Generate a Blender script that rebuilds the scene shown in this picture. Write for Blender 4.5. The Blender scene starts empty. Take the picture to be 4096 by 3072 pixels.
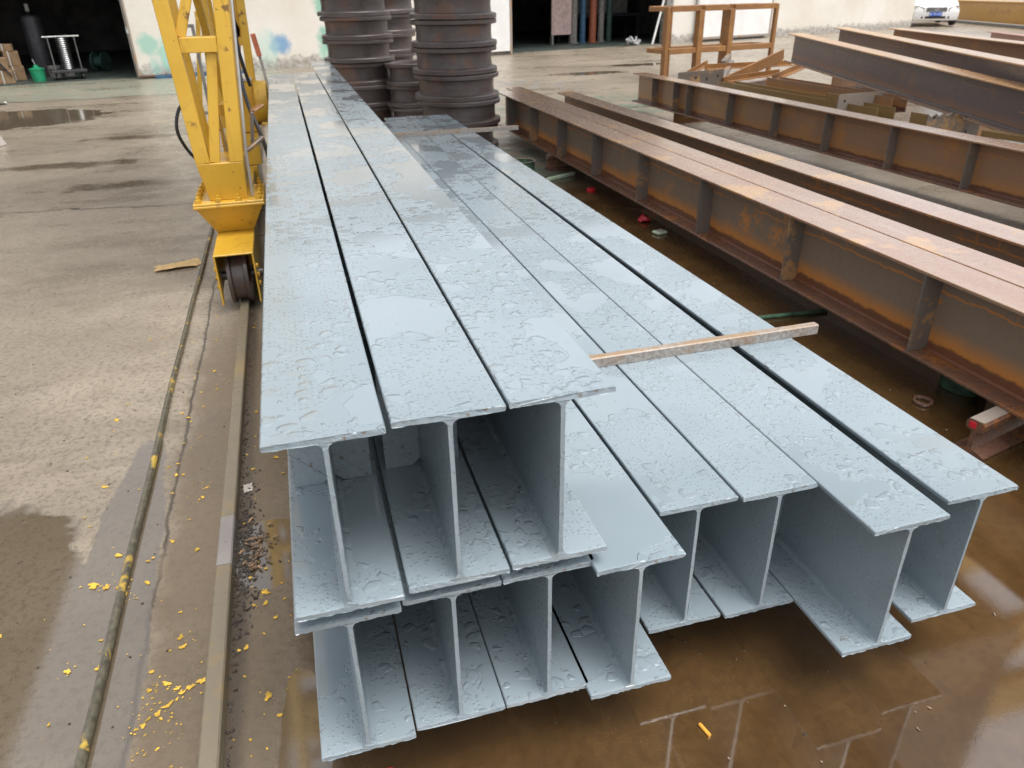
import bpy, bmesh, math, random
from mathutils import Vector, Matrix
random.seed(7)
R = math.radians
S = bpy.context.scene
COL = S.collection

# ------------------------------------------------------------------ camera
EYE = 1.59
cam = bpy.data.cameras.new('camera')
camo = bpy.data.objects.new('camera', cam); COL.objects.link(camo)
cam.sensor_fit = 'HORIZONTAL'; cam.sensor_width = 36; cam.lens = 26.105
cam.clip_start = 0.02; cam.clip_end = 2000
m3 = Matrix(((0.960383, 0.1445, -0.238293), (-0.278157, 0.444574, -0.851459), (-0.017097, 0.88401, 0.467155)))
camo.matrix_world = Matrix.Translation((0, 0, EYE)) @ m3.to_4x4()
cam.dof.use_dof = True; cam.dof.focus_distance = 1.9; cam.dof.aperture_fstop = 7.0
S.camera = camo

# ------------------------------------------------------------------ sky and sun (overcast)
SUN_EL, SUN_AZ = R(70), R(140)          # azimuth measured from +Y towards +X
w = bpy.data.worlds.new('World'); S.world = w; w.use_nodes = True
wn = w.node_tree; wn.nodes.clear()
sky = wn.nodes.new('ShaderNodeTexSky'); sky.sky_type = 'NISHITA'; sky.sun_disc = False
sky.sun_elevation = SUN_EL; sky.sun_rotation = SUN_AZ
sky.air_density = 1.0; sky.dust_density = 4.0; sky.ozone_density = 1.0
hs = wn.nodes.new('ShaderNodeHueSaturation'); hs.inputs['Saturation'].default_value = 0.22
bg = wn.nodes.new('ShaderNodeBackground'); bg.inputs['Strength'].default_value = 0.15
wo = wn.nodes.new('ShaderNodeOutputWorld')
wn.links.new(sky.outputs[0], hs.inputs['Color']); wn.links.new(hs.outputs[0], bg.inputs['Color'])
wn.links.new(bg.outputs[0], wo.inputs['Surface'])
sl = bpy.data.lights.new('sun', 'SUN'); sl.energy = 1.0; sl.angle = R(40); sl.color = (1, 0.97, 0.93)
so = bpy.data.objects.new('sun', sl); COL.objects.link(so)
sd = Vector((math.sin(SUN_AZ) * math.cos(SUN_EL), math.cos(SUN_AZ) * math.cos(SUN_EL), math.sin(SUN_EL)))
so.rotation_euler = (-sd).to_track_quat('-Z', 'Y').to_euler(); so.location = sd * 40
S.view_settings.view_transform = 'Standard'; S.view_settings.look = 'None'
S.view_settings.exposure = 0.95; S.view_settings.gamma = 1.0
S.render.engine = 'CYCLES'
S.cycles.use_denoising = True
S.cycles.max_bounces = 6; S.cycles.glossy_bounces = 3; S.cycles.transmission_bounces = 2
S.cycles.use_adaptive_sampling = True

# ------------------------------------------------------------------ node helpers
def nd(nt, typ, ins=None, **props):
    n = nt.nodes.new(typ)
    for k, v in props.items(): setattr(n, k, v)
    for k, v in (ins or {}).items():
        s = n.inputs[k]
        if isinstance(v, bpy.types.NodeSocket): nt.links.new(v, s)
        else:
            if s.type == 'RGBA' and len(v) == 3: v = (*v, 1)
            s.default_value = v
    return n
def ma(nt, op, a, b=0.0, c=0.0, clamp=False):
    return nd(nt, 'ShaderNodeMath', {0: a, 1: b, 2: c}, operation=op, use_clamp=clamp).outputs[0]
def sm(nt, x, a, b, lo=0.0, hi=1.0):
    return nd(nt, 'ShaderNodeMapRange', {'Value': x, 'From Min': a, 'From Max': b, 'To Min': lo, 'To Max': hi}, interpolation_type='SMOOTHSTEP').outputs[0]
def mx(nt, f, a, b, blend='MIX'):
    n = nt.nodes.new('ShaderNodeMix'); n.data_type = 'RGBA'; n.blend_type = blend
    for i, v in ((0, f), (6, a), (7, b)):
        if isinstance(v, bpy.types.NodeSocket): nt.links.new(v, n.inputs[i])
        else: n.inputs[i].default_value = (*v, 1) if i > 0 and len(v) == 3 else v
    return n.outputs[2]
DIM = ['3D']
def noise(nt, co, scale, detail=3.0, rough=0.55, dist=0.0):
    return nd(nt, 'ShaderNodeTexNoise', {'Vector': co, 'Scale': scale, 'Detail': min(detail, 4.0), 'Roughness': rough, 'Distortion': dist}, noise_dimensions=DIM[0]).outputs[0]
def objco(nt): return nd(nt, 'ShaderNodeTexCoord').outputs['Object']
def newmat(name):
    m = bpy.data.materials.new(name); m.use_nodes = True
    nt = m.node_tree; nt.nodes.clear()
    out = nd(nt, 'ShaderNodeOutputMaterial'); b = nd(nt, 'ShaderNodeBsdfPrincipled')
    nt.links.new(b.outputs[0], out.inputs['Surface'])
    return m, nt, b
def setp(nt, b, **kw):
    for k, v in kw.items():
        k = k.replace('_', ' ')
        s = b.inputs[k]
        if isinstance(v, bpy.types.NodeSocket): nt.links.new(v, s)
        else: s.default_value = (*v, 1) if s.type == 'RGBA' and len(v) == 3 else v
def bump(nt, h, strength=0.5, dist=0.002, normal=None):
    ins = {'Height': h, 'Strength': strength, 'Distance': dist}
    if normal is not None: ins['Normal'] = normal
    return nd(nt, 'ShaderNodeBump', ins).outputs[0]
def simple(name, col, rough=0.5, metal=0.0, var=0.25, scale=8.0, bmp=0.15, coat=0.0):
    m, nt, b = newmat(name); co = objco(nt)
    n1 = noise(nt, co, scale, 5.0, 0.6); n2 = noise(nt, co, scale * 9, 3.0)
    dark = tuple(c * (1 - var) for c in col); light = tuple(min(1, c * (1 + var)) for c in col)
    c = mx(nt, sm(nt, n1, 0.3, 0.7), dark, light)
    setp(nt, b, Base_Color=c, Roughness=sm(nt, n2, 0.2, 0.8, max(0.03, rough - 0.12), rough + 0.12), Metallic=metal, Coat_Weight=coat, Coat_Roughness=0.1,
         Normal=bump(nt, n2, bmp, 0.003))
    return m

MAT = {}
# ---- blue-grey painted steel, wet with beads and films of rain
def painted_steel():
    m, nt, b = newmat('wet_blue_grey_paint')
    inf = nd(nt, 'ShaderNodeObjectInfo').outputs['Random']
    sp = nd(nt, 'ShaderNodeSeparateXYZ', {0: objco(nt)})
    co = nd(nt, 'ShaderNodeCombineXYZ', {0: ma(nt, 'ADD', ma(nt, 'ADD', sp.outputs[0], sp.outputs[2]), ma(nt, 'MULTIPLY', inf, 37.0)), 1: ma(nt, 'MULTIPLY_ADD', inf, 91.0, sp.outputs[1]), 2: 0.0}).outputs[0]
    def n2(vec, scale, detail=2.0, rough=0.5, out=0):
        return nd(nt, 'ShaderNodeTexNoise', {'Vector': vec, 'Scale': scale, 'Detail': detail, 'Roughness': rough}, noise_dimensions='2D').outputs[out]
    wv = nd(nt, 'ShaderNodeVectorMath', {0: n2(co, 30.0, 1.0, 0.5, 1), 1: (0.5, 0.5, 0.5)}, operation='SUBTRACT').outputs[0]
    wv = nd(nt, 'ShaderNodeVectorMath', {0: wv, 'Scale': 0.026}, operation='SCALE').outputs[0]
    cw = nd(nt, 'ShaderNodeVectorMath', {0: co, 1: wv}, operation='ADD').outputs[0]
    def drops(scale, rmin, rmax, edge, vec):
        v = nd(nt, 'ShaderNodeTexVoronoi', {'Vector': vec, 'Scale': scale, 'Randomness': 1.0}, voronoi_dimensions='2D')
        r = nd(nt, 'ShaderNodeSeparateColor', {0: v.outputs['Color']}).outputs[0]
        rad = nd(nt, 'ShaderNodeMapRange', {'Value': r, 'To Min': rmin, 'To Max': rmax}).outputs[0]
        t = ma(nt, 'DIVIDE', ma(nt, 'SUBTRACT', rad, v.outputs['Distance']), edge, clamp=True)
        return ma(nt, 'SQRT', t)
    d1 = drops(27.0, -0.12, 0.58, 0.20, cw)
    d2 = drops(92.0, -0.14, 0.46, 0.28, co)
    zone = n2(co, 3.0, 4.0, 0.55)
    film = sm(nt, zone, 0.548, 0.56)
    few = sm(nt, zone, 0.42, 0.46)
    ns = nd(nt, 'ShaderNodeSeparateXYZ', {0: nd(nt, 'ShaderNodeNewGeometry').outputs['True Normal']}).outputs[2]
    up = sm(nt, ns, 0.3, 0.8)
    d1 = ma(nt, 'MULTIPLY', ma(nt, 'MULTIPLY', d1, few), up)
    patch = sm(nt, n2(co, 4.6, 3.0, 0.6), 0.40, 0.47)
    small = ma(nt, 'MULTIPLY', d2, ma(nt, 'MULTIPLY', patch, ma(nt, 'MULTIPLY_ADD', up, 0.25, 0.17)))
    beads = ma(nt, 'MAXIMUM', d1, small)
    filmu = ma(nt, 'MULTIPLY', film, up)
    h = ma(nt, 'MAXIMUM', ma(nt, 'MULTIPLY', beads, ma(nt, 'SUBTRACT', 1.0, filmu)), ma(nt, 'MULTIPLY', filmu, 0.3))
    big = n2(co, 1.7, 3.0)
    c = mx(nt, sm(nt, big, 0.3, 0.7), (0.232, 0.284, 0.313), (0.268, 0.322, 0.352))
    grime = sm(nt, n2(co, 7.0, 4.0, 0.65), 0.62, 0.78)
    c = mx(nt, ma(nt, 'MULTIPLY', grime, 0.3), c, (0.20, 0.19, 0.16))
    ny = nd(nt, 'ShaderNodeSeparateXYZ', {0: nd(nt, 'ShaderNodeNewGeometry').outputs['True Normal']}).outputs[1]
    cut = sm(nt, ny, -0.4, -0.8)
    ec = nd(nt, 'ShaderNodeTexNoise', {'Vector': objco(nt), 'Scale': 55.0, 'Detail': 3.0, 'Roughness': 0.65}).outputs[0]
    c = mx(nt, ma(nt, 'MULTIPLY', cut, sm(nt, ec, 0.5, 0.62, 0.0, 0.35)), c, (0.34, 0.37, 0.38))
    c = mx(nt, ma(nt, 'MULTIPLY', cut, sm(nt, ec, 0.40, 0.33, 0.0, 0.8)), c, (0.15, 0.10, 0.07))
    scuff = ma(nt, 'MULTIPLY', sm(nt, n2(co, 60.0, 3.0, 0.7), 0.69, 0.73), sm(nt, big, 0.5, 0.6))
    c = mx(nt, ma(nt, 'MULTIPLY', scuff, 0.6), c, (0.13, 0.10, 0.08))
    setp(nt, b, Base_Color=c, Roughness=sm(nt, h, 0.02, 0.25, 0.32, 0.12), IOR=1.5, Coat_Weight=sm(nt, h, 0.02, 0.2, 0.25, 0.9), Coat_Roughness=sm(nt, filmu, 0.0, 1.0, 0.08, 0.07), Coat_IOR=1.4,
         Normal=bump(nt, h, 1.0, 0.0028))
    return m
MAT['paint'] = painted_steel()

# ---- bare and rusty steel
def rust(name, scale_c, rust_c, dark_c, amount=0.5, bandz=None, rough=0.42, coat=0.35, streak=None):
    m, nt, b = newmat(name); co = objco(nt)
    rnd = nd(nt, 'ShaderNodeObjectInfo').outputs['Random']
    off = nd(nt, 'ShaderNodeCombineXYZ', {0: ma(nt, 'MULTIPLY', rnd, 13.0), 1: ma(nt, 'MULTIPLY', rnd, 41.0), 2: 0.0}).outputs[0]
    cf = nd(nt, 'ShaderNodeVectorMath', {0: co, 1: off}, operation='ADD').outputs[0]
    n1 = noise(nt, cf, 3.0, 6.0, 0.65); n2 = noise(nt, cf, 34.0, 5.0, 0.65); n3 = noise(nt, cf, 120.0, 2.0)
    base = ma(nt, 'ADD', ma(nt, 'MULTIPLY', n1, 0.65), ma(nt, 'MULTIPLY', n2, 0.35))
    c = mx(nt, sm(nt, base, 0.62 - amount * 0.24, 0.72 - amount * 0.2), scale_c, rust_c)
    c = mx(nt, sm(nt, n2, 0.5, 0.85, 0.0, 0.4), c, dark_c)
    if streak:
        sv = nd(nt, 'ShaderNodeVectorMath', {0: cf, 1: (9.0, 0.9, 9.0) if bandz is None and name != 'brown_forged_ring' else (3.0, 3.0, 9.0)}, operation='MULTIPLY').outputs[0]
        c = mx(nt, sm(nt, noise(nt, sv, 1.0, 4.0, 0.65), 0.42, 0.66, 0.0, 0.65), c, streak)
        c = mx(nt, sm(nt, noise(nt, cf, 2.3, 3.0, 0.6), 0.58, 0.64, 0.0, 0.8), c, rust_c)
    if bandz:
        z = nd(nt, 'ShaderNodeSeparateXYZ', {0: co}).outputs[2]
        zz = ma(nt, 'ADD', z, ma(nt, 'MULTIPLY', ma(nt, 'SUBTRACT', noise(nt, cf, 9.0, 5.0, 0.7), 0.5), 0.05))
        f = sm(nt, zz, bandz + 0.12, bandz + 0.02)
        c = mx(nt, f, c, rust_c)
        c = mx(nt, sm(nt, zz, bandz + 0.03, bandz + 0.012, 0.0, 0.92), c, dark_c)
        # old tide line with runs below the top flange
        t = ma(nt, 'ABSOLUTE', ma(nt, 'SUBTRACT', zz, 0.285))
        runs = nd(nt, 'ShaderNodeVectorMath', {0: cf, 1: (1.0, 1.0, 0.06)}, operation='MULTIPLY').outputs[0]
        rn = sm(nt, noise(nt, runs, 26.0, 3.0), 0.56, 0.68)
        upz = sm(nt, zz, 0.275, 0.29)
        ln = ma(nt, 'MULTIPLY', sm(nt, t, 0.008, 0.001), 0.9)
        gate = sm(nt, noise(nt, cf, 1.3, 2.0), 0.40, 0.50)
        c = mx(nt, ma(nt, 'MULTIPLY', ma(nt, 'MAXIMUM', ln, ma(nt, 'MULTIPLY', ma(nt, 'MULTIPLY', rn, upz), 0.6)), gate), c, rust_c)
    setp(nt, b, Base_Color=c, Roughness=sm(nt, n2, 0.25, 0.75, rough - 0.14, rough + 0.18), Coat_Weight=coat, Coat_Roughness=0.22,
         Normal=bump(nt, n3, 0.12, 0.002))
    return m
MAT['rust_web'] = rust('rusty_web', (0.235, 0.172, 0.122), (0.58, 0.23, 0.05), (0.15, 0.055, 0.03), 0.27, 0.04)
MAT['rust_web_brown'] = rust('brown_web', (0.27, 0.155, 0.09), (0.38, 0.18, 0.06), (0.12, 0.05, 0.03), 0.5, 0.03)
MAT['rust_top'] = rust('rusty_flange', (0.29, 0.152, 0.085), (0.46, 0.245, 0.075), (0.19, 0.098, 0.055), 0.28, None, 0.22, 1.0, (0.35, 0.24, 0.155))
MAT['rust_low'] = rust('rusty_lower_flange', (0.15, 0.078, 0.052), (0.32, 0.125, 0.035), (0.09, 0.042, 0.03), 0.4, None, 0.3, 0.5)
MAT['rust_stiff'] = rust('rusty_stiffener', (0.15, 0.125, 0.105), (0.44, 0.24, 0.09), (0.085, 0.07, 0.062), 0.42)
MAT['rust_orange'] = rust('orange_rust', (0.25, 0.115, 0.035), (0.33, 0.155, 0.04), (0.12, 0.055, 0.035), 0.6, None, 0.5, 0.15)
MAT['rust_flange_orange'] = rust('orange_flange', (0.55, 0.31, 0.14), (0.66, 0.38, 0.14), (0.36, 0.19, 0.10), 0.55, None, 0.32, 0.8)
MAT['mill'] = rust('purple_mill_scale', (0.15, 0.12, 0.122), (0.25, 0.15, 0.105), (0.11, 0.09, 0.093), 0.3, 0.02)
MAT['rust_bar'] = rust('weathered_bar', (0.32, 0.27, 0.23), (0.42, 0.21, 0.06), (0.16, 0.10, 0.06), 0.35, None, 0.45, 0.3)
MAT['ring'] = rust('brown_forged_ring', (0.092, 0.068, 0.062), (0.16, 0.085, 0.06), (0.12, 0.115, 0.125), 0.35, None, 0.42, 0.3, (0.125, 0.115, 0.118))
def bar_mat():
    m, nt, b = newmat('weathered_spacer'); co = objco(nt)
    nz = nd(nt, 'ShaderNodeSeparateXYZ', {0: nd(nt, 'ShaderNodeNewGeometry').outputs['True Normal']}).outputs[2]
    n1 = noise(nt, co, 9.0, 4.0, 0.65); n2 = noise(nt, co, 70.0, 4.0, 0.7)
    c = mx(nt, sm(nt, n2, 0.35, 0.65), (0.20, 0.175, 0.155), (0.36, 0.335, 0.305))
    c = mx(nt, ma(nt, 'MULTIPLY', sm(nt, n1, 0.5, 0.7), 0.7), c, (0.26, 0.13, 0.045))
    c = mx(nt, ma(nt, 'MULTIPLY', sm(nt, nz, 0.2, 0.8), sm(nt, n1, 0.3, 0.6, 0.3, 0.8)), c, (0.30, 0.19, 0.095))
    setp(nt, b, Base_Color=c, Roughness=0.45, Coat_Weight=0.3, Coat_Roughness=0.2, Normal=bump(nt, n2, 0.25, 0.002))
    return m
MAT['spacer'] = bar_mat()
MAT['rail'] = rust('track_rail', (0.20, 0.165, 0.115), (0.27, 0.20, 0.10), (0.10, 0.08, 0.055), 0.5, None, 0.45, 0.3)
MAT['rail_worn'] = simple('worn_rail_steel', (0.30, 0.27, 0.25), 0.38, 0.2, 0.12, 4.0, 0.03)
MAT['wheel'] = rust('wheel_steel', (0.07, 0.052, 0.045), (0.12, 0.06, 0.035), (0.035, 0.028, 0.026), 0.4, None, 0.35, 0.2)

# ---- crane yellow
def yellow():
    m, nt, b = newmat('crane_yellow'); co = objco(nt)
    n1 = noise(nt, co, 2.2, 4.0); n2 = noise(nt, co, 30.0, 6.0, 0.7); n3 = noise(nt, co, 7.0, 5.0, 0.6)
    c = mx(nt, sm(nt, n1, 0.3, 0.7), (0.58, 0.335, 0.028), (0.67, 0.405, 0.05))
    c = mx(nt, sm(nt, n3, 0.62, 0.75, 0.0, 0.4), c, (0.42, 0.22, 0.03))
    pt = nd(nt, 'ShaderNodeNewGeometry').outputs['Pointiness']
    chip = ma(nt, 'ADD', n2, ma(nt, 'MULTIPLY', ma(nt, 'SUBTRACT', pt, 0.5), 0.8))
    ch = sm(nt, chip, 0.755, 0.775)
    c = mx(nt, ma(nt, 'MULTIPLY', ch, 0.9), c, (0.11, 0.045, 0.02))
    sv = nd(nt, 'ShaderNodeVectorMath', {0: co, 1: (24.0, 24.0, 2.0)}, operation='MULTIPLY').outputs[0]
    c = mx(nt, sm(nt, noise(nt, sv, 1.0, 4.0, 0.6), 0.56, 0.72, 0.0, 0.55), c, (0.33, 0.16, 0.02))
    patchy = ma(nt, 'MULTIPLY', sm(nt, noise(nt, co, 12.0, 4.0, 0.7), 0.62, 0.66), sm(nt, n1, 0.48, 0.56))
    c = mx(nt, ma(nt, 'MULTIPLY', patchy, 0.85), c, (0.14, 0.06, 0.025))
    setp(nt, b, Base_Color=c, Roughness=sm(nt, n3, 0.3, 0.7, 0.28, 0.5), Coat_Weight=0.25, Coat_Roughness=0.15,
         Normal=bump(nt, ma(nt, 'SUBTRACT', n2, ma(nt, 'MULTIPLY', ch, 0.6)), 0.12, 0.003))
    return m
MAT['yellow'] = yellow()

# ---- wet, stained yard concrete
def ground_mat():
    m, nt, b = newmat('wet_yard_concrete'); co = objco(nt)
    xyz = nd(nt, 'ShaderNodeSeparateXYZ', {0: co}); x, y = xyz.outputs[0], xyz.outputs[1]
    nA = noise(nt, co, 0.55, 5.0, 0.6); nB = noise(nt, co, 4.2, 6.0, 0.62); nC = noise(nt, co, 42.0, 5.0, 0.65); nD = noise(nt, co, 190.0, 3.0, 0.7)
    wob = ma(nt, 'MULTIPLY', ma(nt, 'SUBTRACT', noise(nt, co, 2.6, 5.0, 0.6), 0.5), 1.0)
    def ell(cx, cy, rx, ry, amp=0.5, soft=0.06):
        dx = ma(nt, 'DIVIDE', ma(nt, 'SUBTRACT', x, cx), rx); dy = ma(nt, 'DIVIDE', ma(nt, 'SUBTRACT', y, cy), ry)
        d = ma(nt, 'SQRT', ma(nt, 'ADD', ma(nt, 'MULTIPLY', dx, dx), ma(nt, 'MULTIPLY', dy, dy)))
        return sm(nt, ma(nt, 'ADD', d, ma(nt, 'MULTIPLY', wob, amp)), 1.0, 1.0 - soft)
    def union(ms):
        r = ms[0]
        for q in ms[1:]: r = ma(nt, 'MAXIMUM', r, q)
        return r
    puddle = union([ell(1.75, 1.6, 1.93, 4.6, 0.10), ell(-1.25, 1.25, 0.66, 1.35, 0.5), ell(-0.72, 1.3, 0.14, 1.6, 0.5), ell(-0.25, 2.03, 0.13, 0.19, 0.5),
                    ell(-4.2, 13.5, 1.5, 1.15, 0.7), ell(4.2, 7.0, 0.5, 3.0, 0.8), ell(6.4, 16.2, 0.8, 0.3, 1.3), ell(8.2, 17.6, 0.9, 0.3, 1.3), ell(-0.18, 1.25, 0.07, 0.28, 0.8)])
    wets = union([ell(-2.5, 9.3, 1.1, 0.25, 1.6, 0.6), ell(-1.6, 8.0, 0.8, 0.22, 1.6, 0.6), ell(-1.8, 11.0, 1.0, 0.22, 1.6, 0.6), ell(-3.0, 7.0, 0.7, 0.25, 1.6, 0.6), ell(-2.3, 4.6, 0.6, 0.3, 1.6, 0.7)])
    streak = nd(nt, 'ShaderNodeVectorMath', {0: co, 1: (0.5, 1.9, 1.0)}, operation='MULTIPLY').outputs[0]
    damp = ma(nt, 'MAXIMUM', sm(nt, noise(nt, streak, 0.9, 5.0, 0.62, 0.3), 0.50, 0.68, 0.0, 0.7), wets)
    # base concrete
    c = mx(nt, sm(nt, nA, 0.3, 0.7), (0.245, 0.205, 0.155), (0.36, 0.305, 0.232))
    c = mx(nt, sm(nt, nB, 0.40, 0.75, 0.0, 0.5), c, (0.20, 0.162, 0.118))
    c = mx(nt, sm(nt, nC, 0.46, 0.68, 0.0, 0.65), c, (0.125, 0.10, 0.076))
    c = mx(nt, sm(nt, nD, 0.58, 0.70, 0.0, 0.6), c, (0.42, 0.37, 0.30))
    c = mx(nt, sm(nt, nD, 0.42, 0.32, 0.0, 0.6), c, (0.10, 0.08, 0.06))
    # rust-stained water bed between the stacks
    rustm = ma(nt, 'MULTIPLY', sm(nt, ma(nt, 'ADD', x, ma(nt, 'MULTIPLY', wob, 0.22)), -0.25, -0.08), sm(nt, ma(nt, 'ADD', y, ma(nt, 'MULTIPLY', wob, 1.5)), 7.6, 6.2))
    rustm = ma(nt, 'MULTIPLY', rustm, sm(nt, x, 4.4, 3.4))
    rc = mx(nt, sm(nt, nB, 0.3, 0.7), (0.060, 0.030, 0.010), (0.098, 0.053, 0.019))
    rc = mx(nt, sm(nt, nC, 0.42, 0.75, 0.0, 0.5), rc, (0.045, 0.022, 0.008))
    rc = mx(nt, sm(nt, nD, 0.5, 0.7, 0.0, 0.35), rc, (0.13, 0.075, 0.03))
    c = mx(nt, rustm, c, rc)
    near = ma(nt, 'MULTIPLY', sm(nt, ma(nt, 'ADD', x, ma(nt, 'MULTIPLY', wob, 0.15)), -0.66, -0.54), sm(nt, y, 5.0, 3.4))
    c = mx(nt, ma(nt, 'MULTIPLY', ma(nt, 'MULTIPLY', near, ma(nt, 'SUBTRACT', 1.0, rustm)), 0.8), c, mx(nt, nB, (0.10, 0.072, 0.045), (0.17, 0.125, 0.08)))
    # dirt plus the groove's shade painted along the crane rail, dirt in the slab joint
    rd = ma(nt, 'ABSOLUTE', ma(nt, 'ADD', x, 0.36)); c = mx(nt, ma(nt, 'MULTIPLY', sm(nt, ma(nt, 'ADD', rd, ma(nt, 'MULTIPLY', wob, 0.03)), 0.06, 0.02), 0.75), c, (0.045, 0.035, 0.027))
    jx = ma(nt, 'ADD', x, ma(nt, 'ADD', 0.59, ma(nt, 'MULTIPLY', ma(nt, 'SUBTRACT', nB, 0.5), 0.04)))
    crack = ma(nt, 'MULTIPLY', sm(nt, ma(nt, 'ABSOLUTE', jx), ma(nt, 'MULTIPLY', nC, 0.022), 0.001), sm(nt, nA, 0.40, 0.52, 0.25, 1.0))
    jy = ma(nt, 'ADD', ma(nt, 'ADD', y, ma(nt, 'MULTIPLY', x, 0.12)), ma(nt, 'SUBTRACT', ma(nt, 'MULTIPLY', wob, 0.3), 6.9))
    crack2 = ma(nt, 'MULTIPLY', sm(nt, ma(nt, 'ABSOLUTE', jy), 0.030, 0.004), sm(nt, x, -0.75, -0.9))
    jz = ma(nt, 'ADD', y, ma(nt, 'SUBTRACT', ma(nt, 'MULTIPLY', ma(nt, 'SUBTRACT', nA, 0.5), 1.1), 15.9))
    crack3 = ma(nt, 'MULTIPLY', sm(nt, ma(nt, 'ABSOLUTE', jz), 0.11, 0.02), sm(nt, x, -0.6, -1.2))
    crk = ma(nt, 'MAXIMUM', crack, ma(nt, 'MAXIMUM', crack2, crack3))
    c = mx(nt, ma(nt, 'MULTIPLY', crk, 0.85), c, (0.04, 0.032, 0.025))
    # spilt green, teal and blue paint
    teal = ma(nt, 'MULTIPLY', union([ell(4.6, 11.4, 2.2, 1.6, 1.0, 0.7), ell(2.2, 7.7, 0.75, 1.5, 0.7, 0.7), ell(4.2, 7.6, 0.9, 3.4, 1.0, 0.7), ell(3.2, 13.2, 1.6, 1.5, 1.0, 0.8)]), sm(nt, noise(nt, co, 3.0, 5.0, 0.7, 0.6), 0.44, 0.62))
    c = mx(nt, ma(nt, 'MULTIPLY', teal, 0.8), c, (0.055, 0.16, 0.115))
    apron = ma(nt, 'MULTIPLY', sm(nt, jz, -0.05, 0.1), sm(nt, x, 0.5, -0.4))
    c = mx(nt, ma(nt, 'MULTIPLY', apron, sm(nt, wob, -0.15, 0.15, 0.15, 0.6)), c, (0.21, 0.27, 0.215))
    bl = ma(nt, 'MULTIPLY', ell(4.5, 14.6, 1.6, 1.9, 1.0, 0.8), sm(nt, nB, 0.56, 0.64))
    c = mx(nt, ma(nt, 'MULTIPLY', bl, 0.6), c, (0.10, 0.20, 0.30))
    # wetness
    c = mx(nt, ma(nt, 'MULTIPLY', damp, 0.42), c, (0.10, 0.078, 0.052))
    c = mx(nt, ma(nt, 'MULTIPLY', wets, 0.6), c, (0.085, 0.062, 0.038))
    c = mx(nt, ma(nt, 'MULTIPLY', puddle, ma(nt, 'SUBTRACT', 0.72, ma(nt, 'MULTIPLY', rustm, 0.68))), c, (0.085, 0.062, 0.036))
    rgh = sm(nt, nB, 0.3, 0.7, 0.28, 0.45)
    rgh = ma(nt, 'SUBTRACT', rgh, ma(nt, 'MULTIPLY', damp, 0.14))
    rgh = ma(nt, 'ADD', ma(nt, 'MULTIPLY', rgh, ma(nt, 'SUBTRACT', 1.0, puddle)), ma(nt, 'MULTIPLY', puddle, 0.045))
    h = ma(nt, 'ADD', ma(nt, 'MULTIPLY', nC, 0.6), ma(nt, 'ADD', ma(nt, 'MULTIPLY', nD, 0.35), ma(nt, 'MULTIPLY', nB, 0.8)))
    setp(nt, b, Base_Color=c, Roughness=rgh, IOR=sm(nt, puddle, 0.0, 1.0, 1.45, 2.25), Normal=bump(nt, h, ma(nt, 'MULTIPLY_ADD', puddle, -0.288, 0.30), 0.006))
    return m
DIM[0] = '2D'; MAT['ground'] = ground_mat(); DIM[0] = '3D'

# ---- limewashed plaster wall with spray blotches and a spoiled foot
def wall_mat(blots):
    m, nt, b = newmat('cream_plaster'); co = objco(nt)
    xyz = nd(nt, 'ShaderNodeSeparateXYZ', {0: co}); x, z = xyz.outputs[0], xyz.outputs[2]
    n1 = noise(nt, co, 0.7, 5.0, 0.6); n2 = noise(nt, co, 6.0, 6.0, 0.65); n3 = noise(nt, co, 60.0, 4.0)
    c = mx(nt, sm(nt, n1, 0.3, 0.7), (0.66, 0.61, 0.52), (0.74, 0.71, 0.65))
    c = mx(nt, sm(nt, n2, 0.6, 0.8, 0.0, 0.4), c, (0.52, 0.46, 0.38))
    foot = sm(nt, ma(nt, 'ADD', z, ma(nt, 'MULTIPLY', ma(nt, 'SUBTRACT', n2, 0.5), 0.55)), 0.34, 0.14)
    fc = mx(nt, sm(nt, noise(nt, co, 11.0, 6.0, 0.7), 0.4, 0.6), (0.42, 0.40, 0.37), (0.22, 0.19, 0.155))
    c = mx(nt, ma(nt, 'MULTIPLY', foot, 0.85), c, fc)
    for (bx, bz, rx, rz, col, k) in blots:
        dx = ma(nt, 'DIVIDE', ma(nt, 'SUBTRACT', x, bx), rx); dz = ma(nt, 'DIVIDE', ma(nt, 'SUBTRACT', z, bz), rz)
        d = ma(nt, 'SQRT', ma(nt, 'ADD', ma(nt, 'MULTIPLY', dx, dx), ma(nt, 'MULTIPLY', dz, dz)))
        d = ma(nt, 'ADD', d, ma(nt, 'MULTIPLY', ma(nt, 'SUBTRACT', noise(nt, co, 5.0, 4.0, 0.6), 0.5), 1.0))
        c = mx(nt, ma(nt, 'MULTIPLY', sm(nt, d, 1.0, 0.45), k), c, col)
    setp(nt, b, Base_Color=c, Roughness=0.8, Normal=bump(nt, ma(nt, 'ADD', n2, ma(nt, 'MULTIPLY', n3, 0.3)), 0.3, 0.01))
    return m
BLOTS = [(3.3, 0.56, 0.33, 0.30, (0.13, 0.30, 0.52), 0.85), (3.0, 0.5, 0.35, 0.5, (0.42, 0.62, 0.55), 0.5), (4.5, 0.62, 0.30, 0.40, (0.10, 0.42, 0.30), 0.75), (4.45, 0.3, 0.26, 0.22, (0.30, 0.58, 0.45), 0.6), (4.5, 1.4, 0.3, 0.4, (0.12, 0.45, 0.32), 0.7)]
MAT['wall'] = wall_mat(BLOTS)
MAT['door'] = wall_mat([(0.29, 0.7, 0.30, 0.28, (0.25, 0.52, 0.42), 0.75), (0.62, 0.45, 0.18, 0.5, (0.28, 0.55, 0.45), 0.8), (0.35, 0.2, 0.14, 0.3, (0.28, 0.52, 0.44), 0.6)])
MAT['white_door'] = simple('white_door_sheet', (0.78, 0.77, 0.75), 0.5, 0, 0.06, 2.0)
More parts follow.
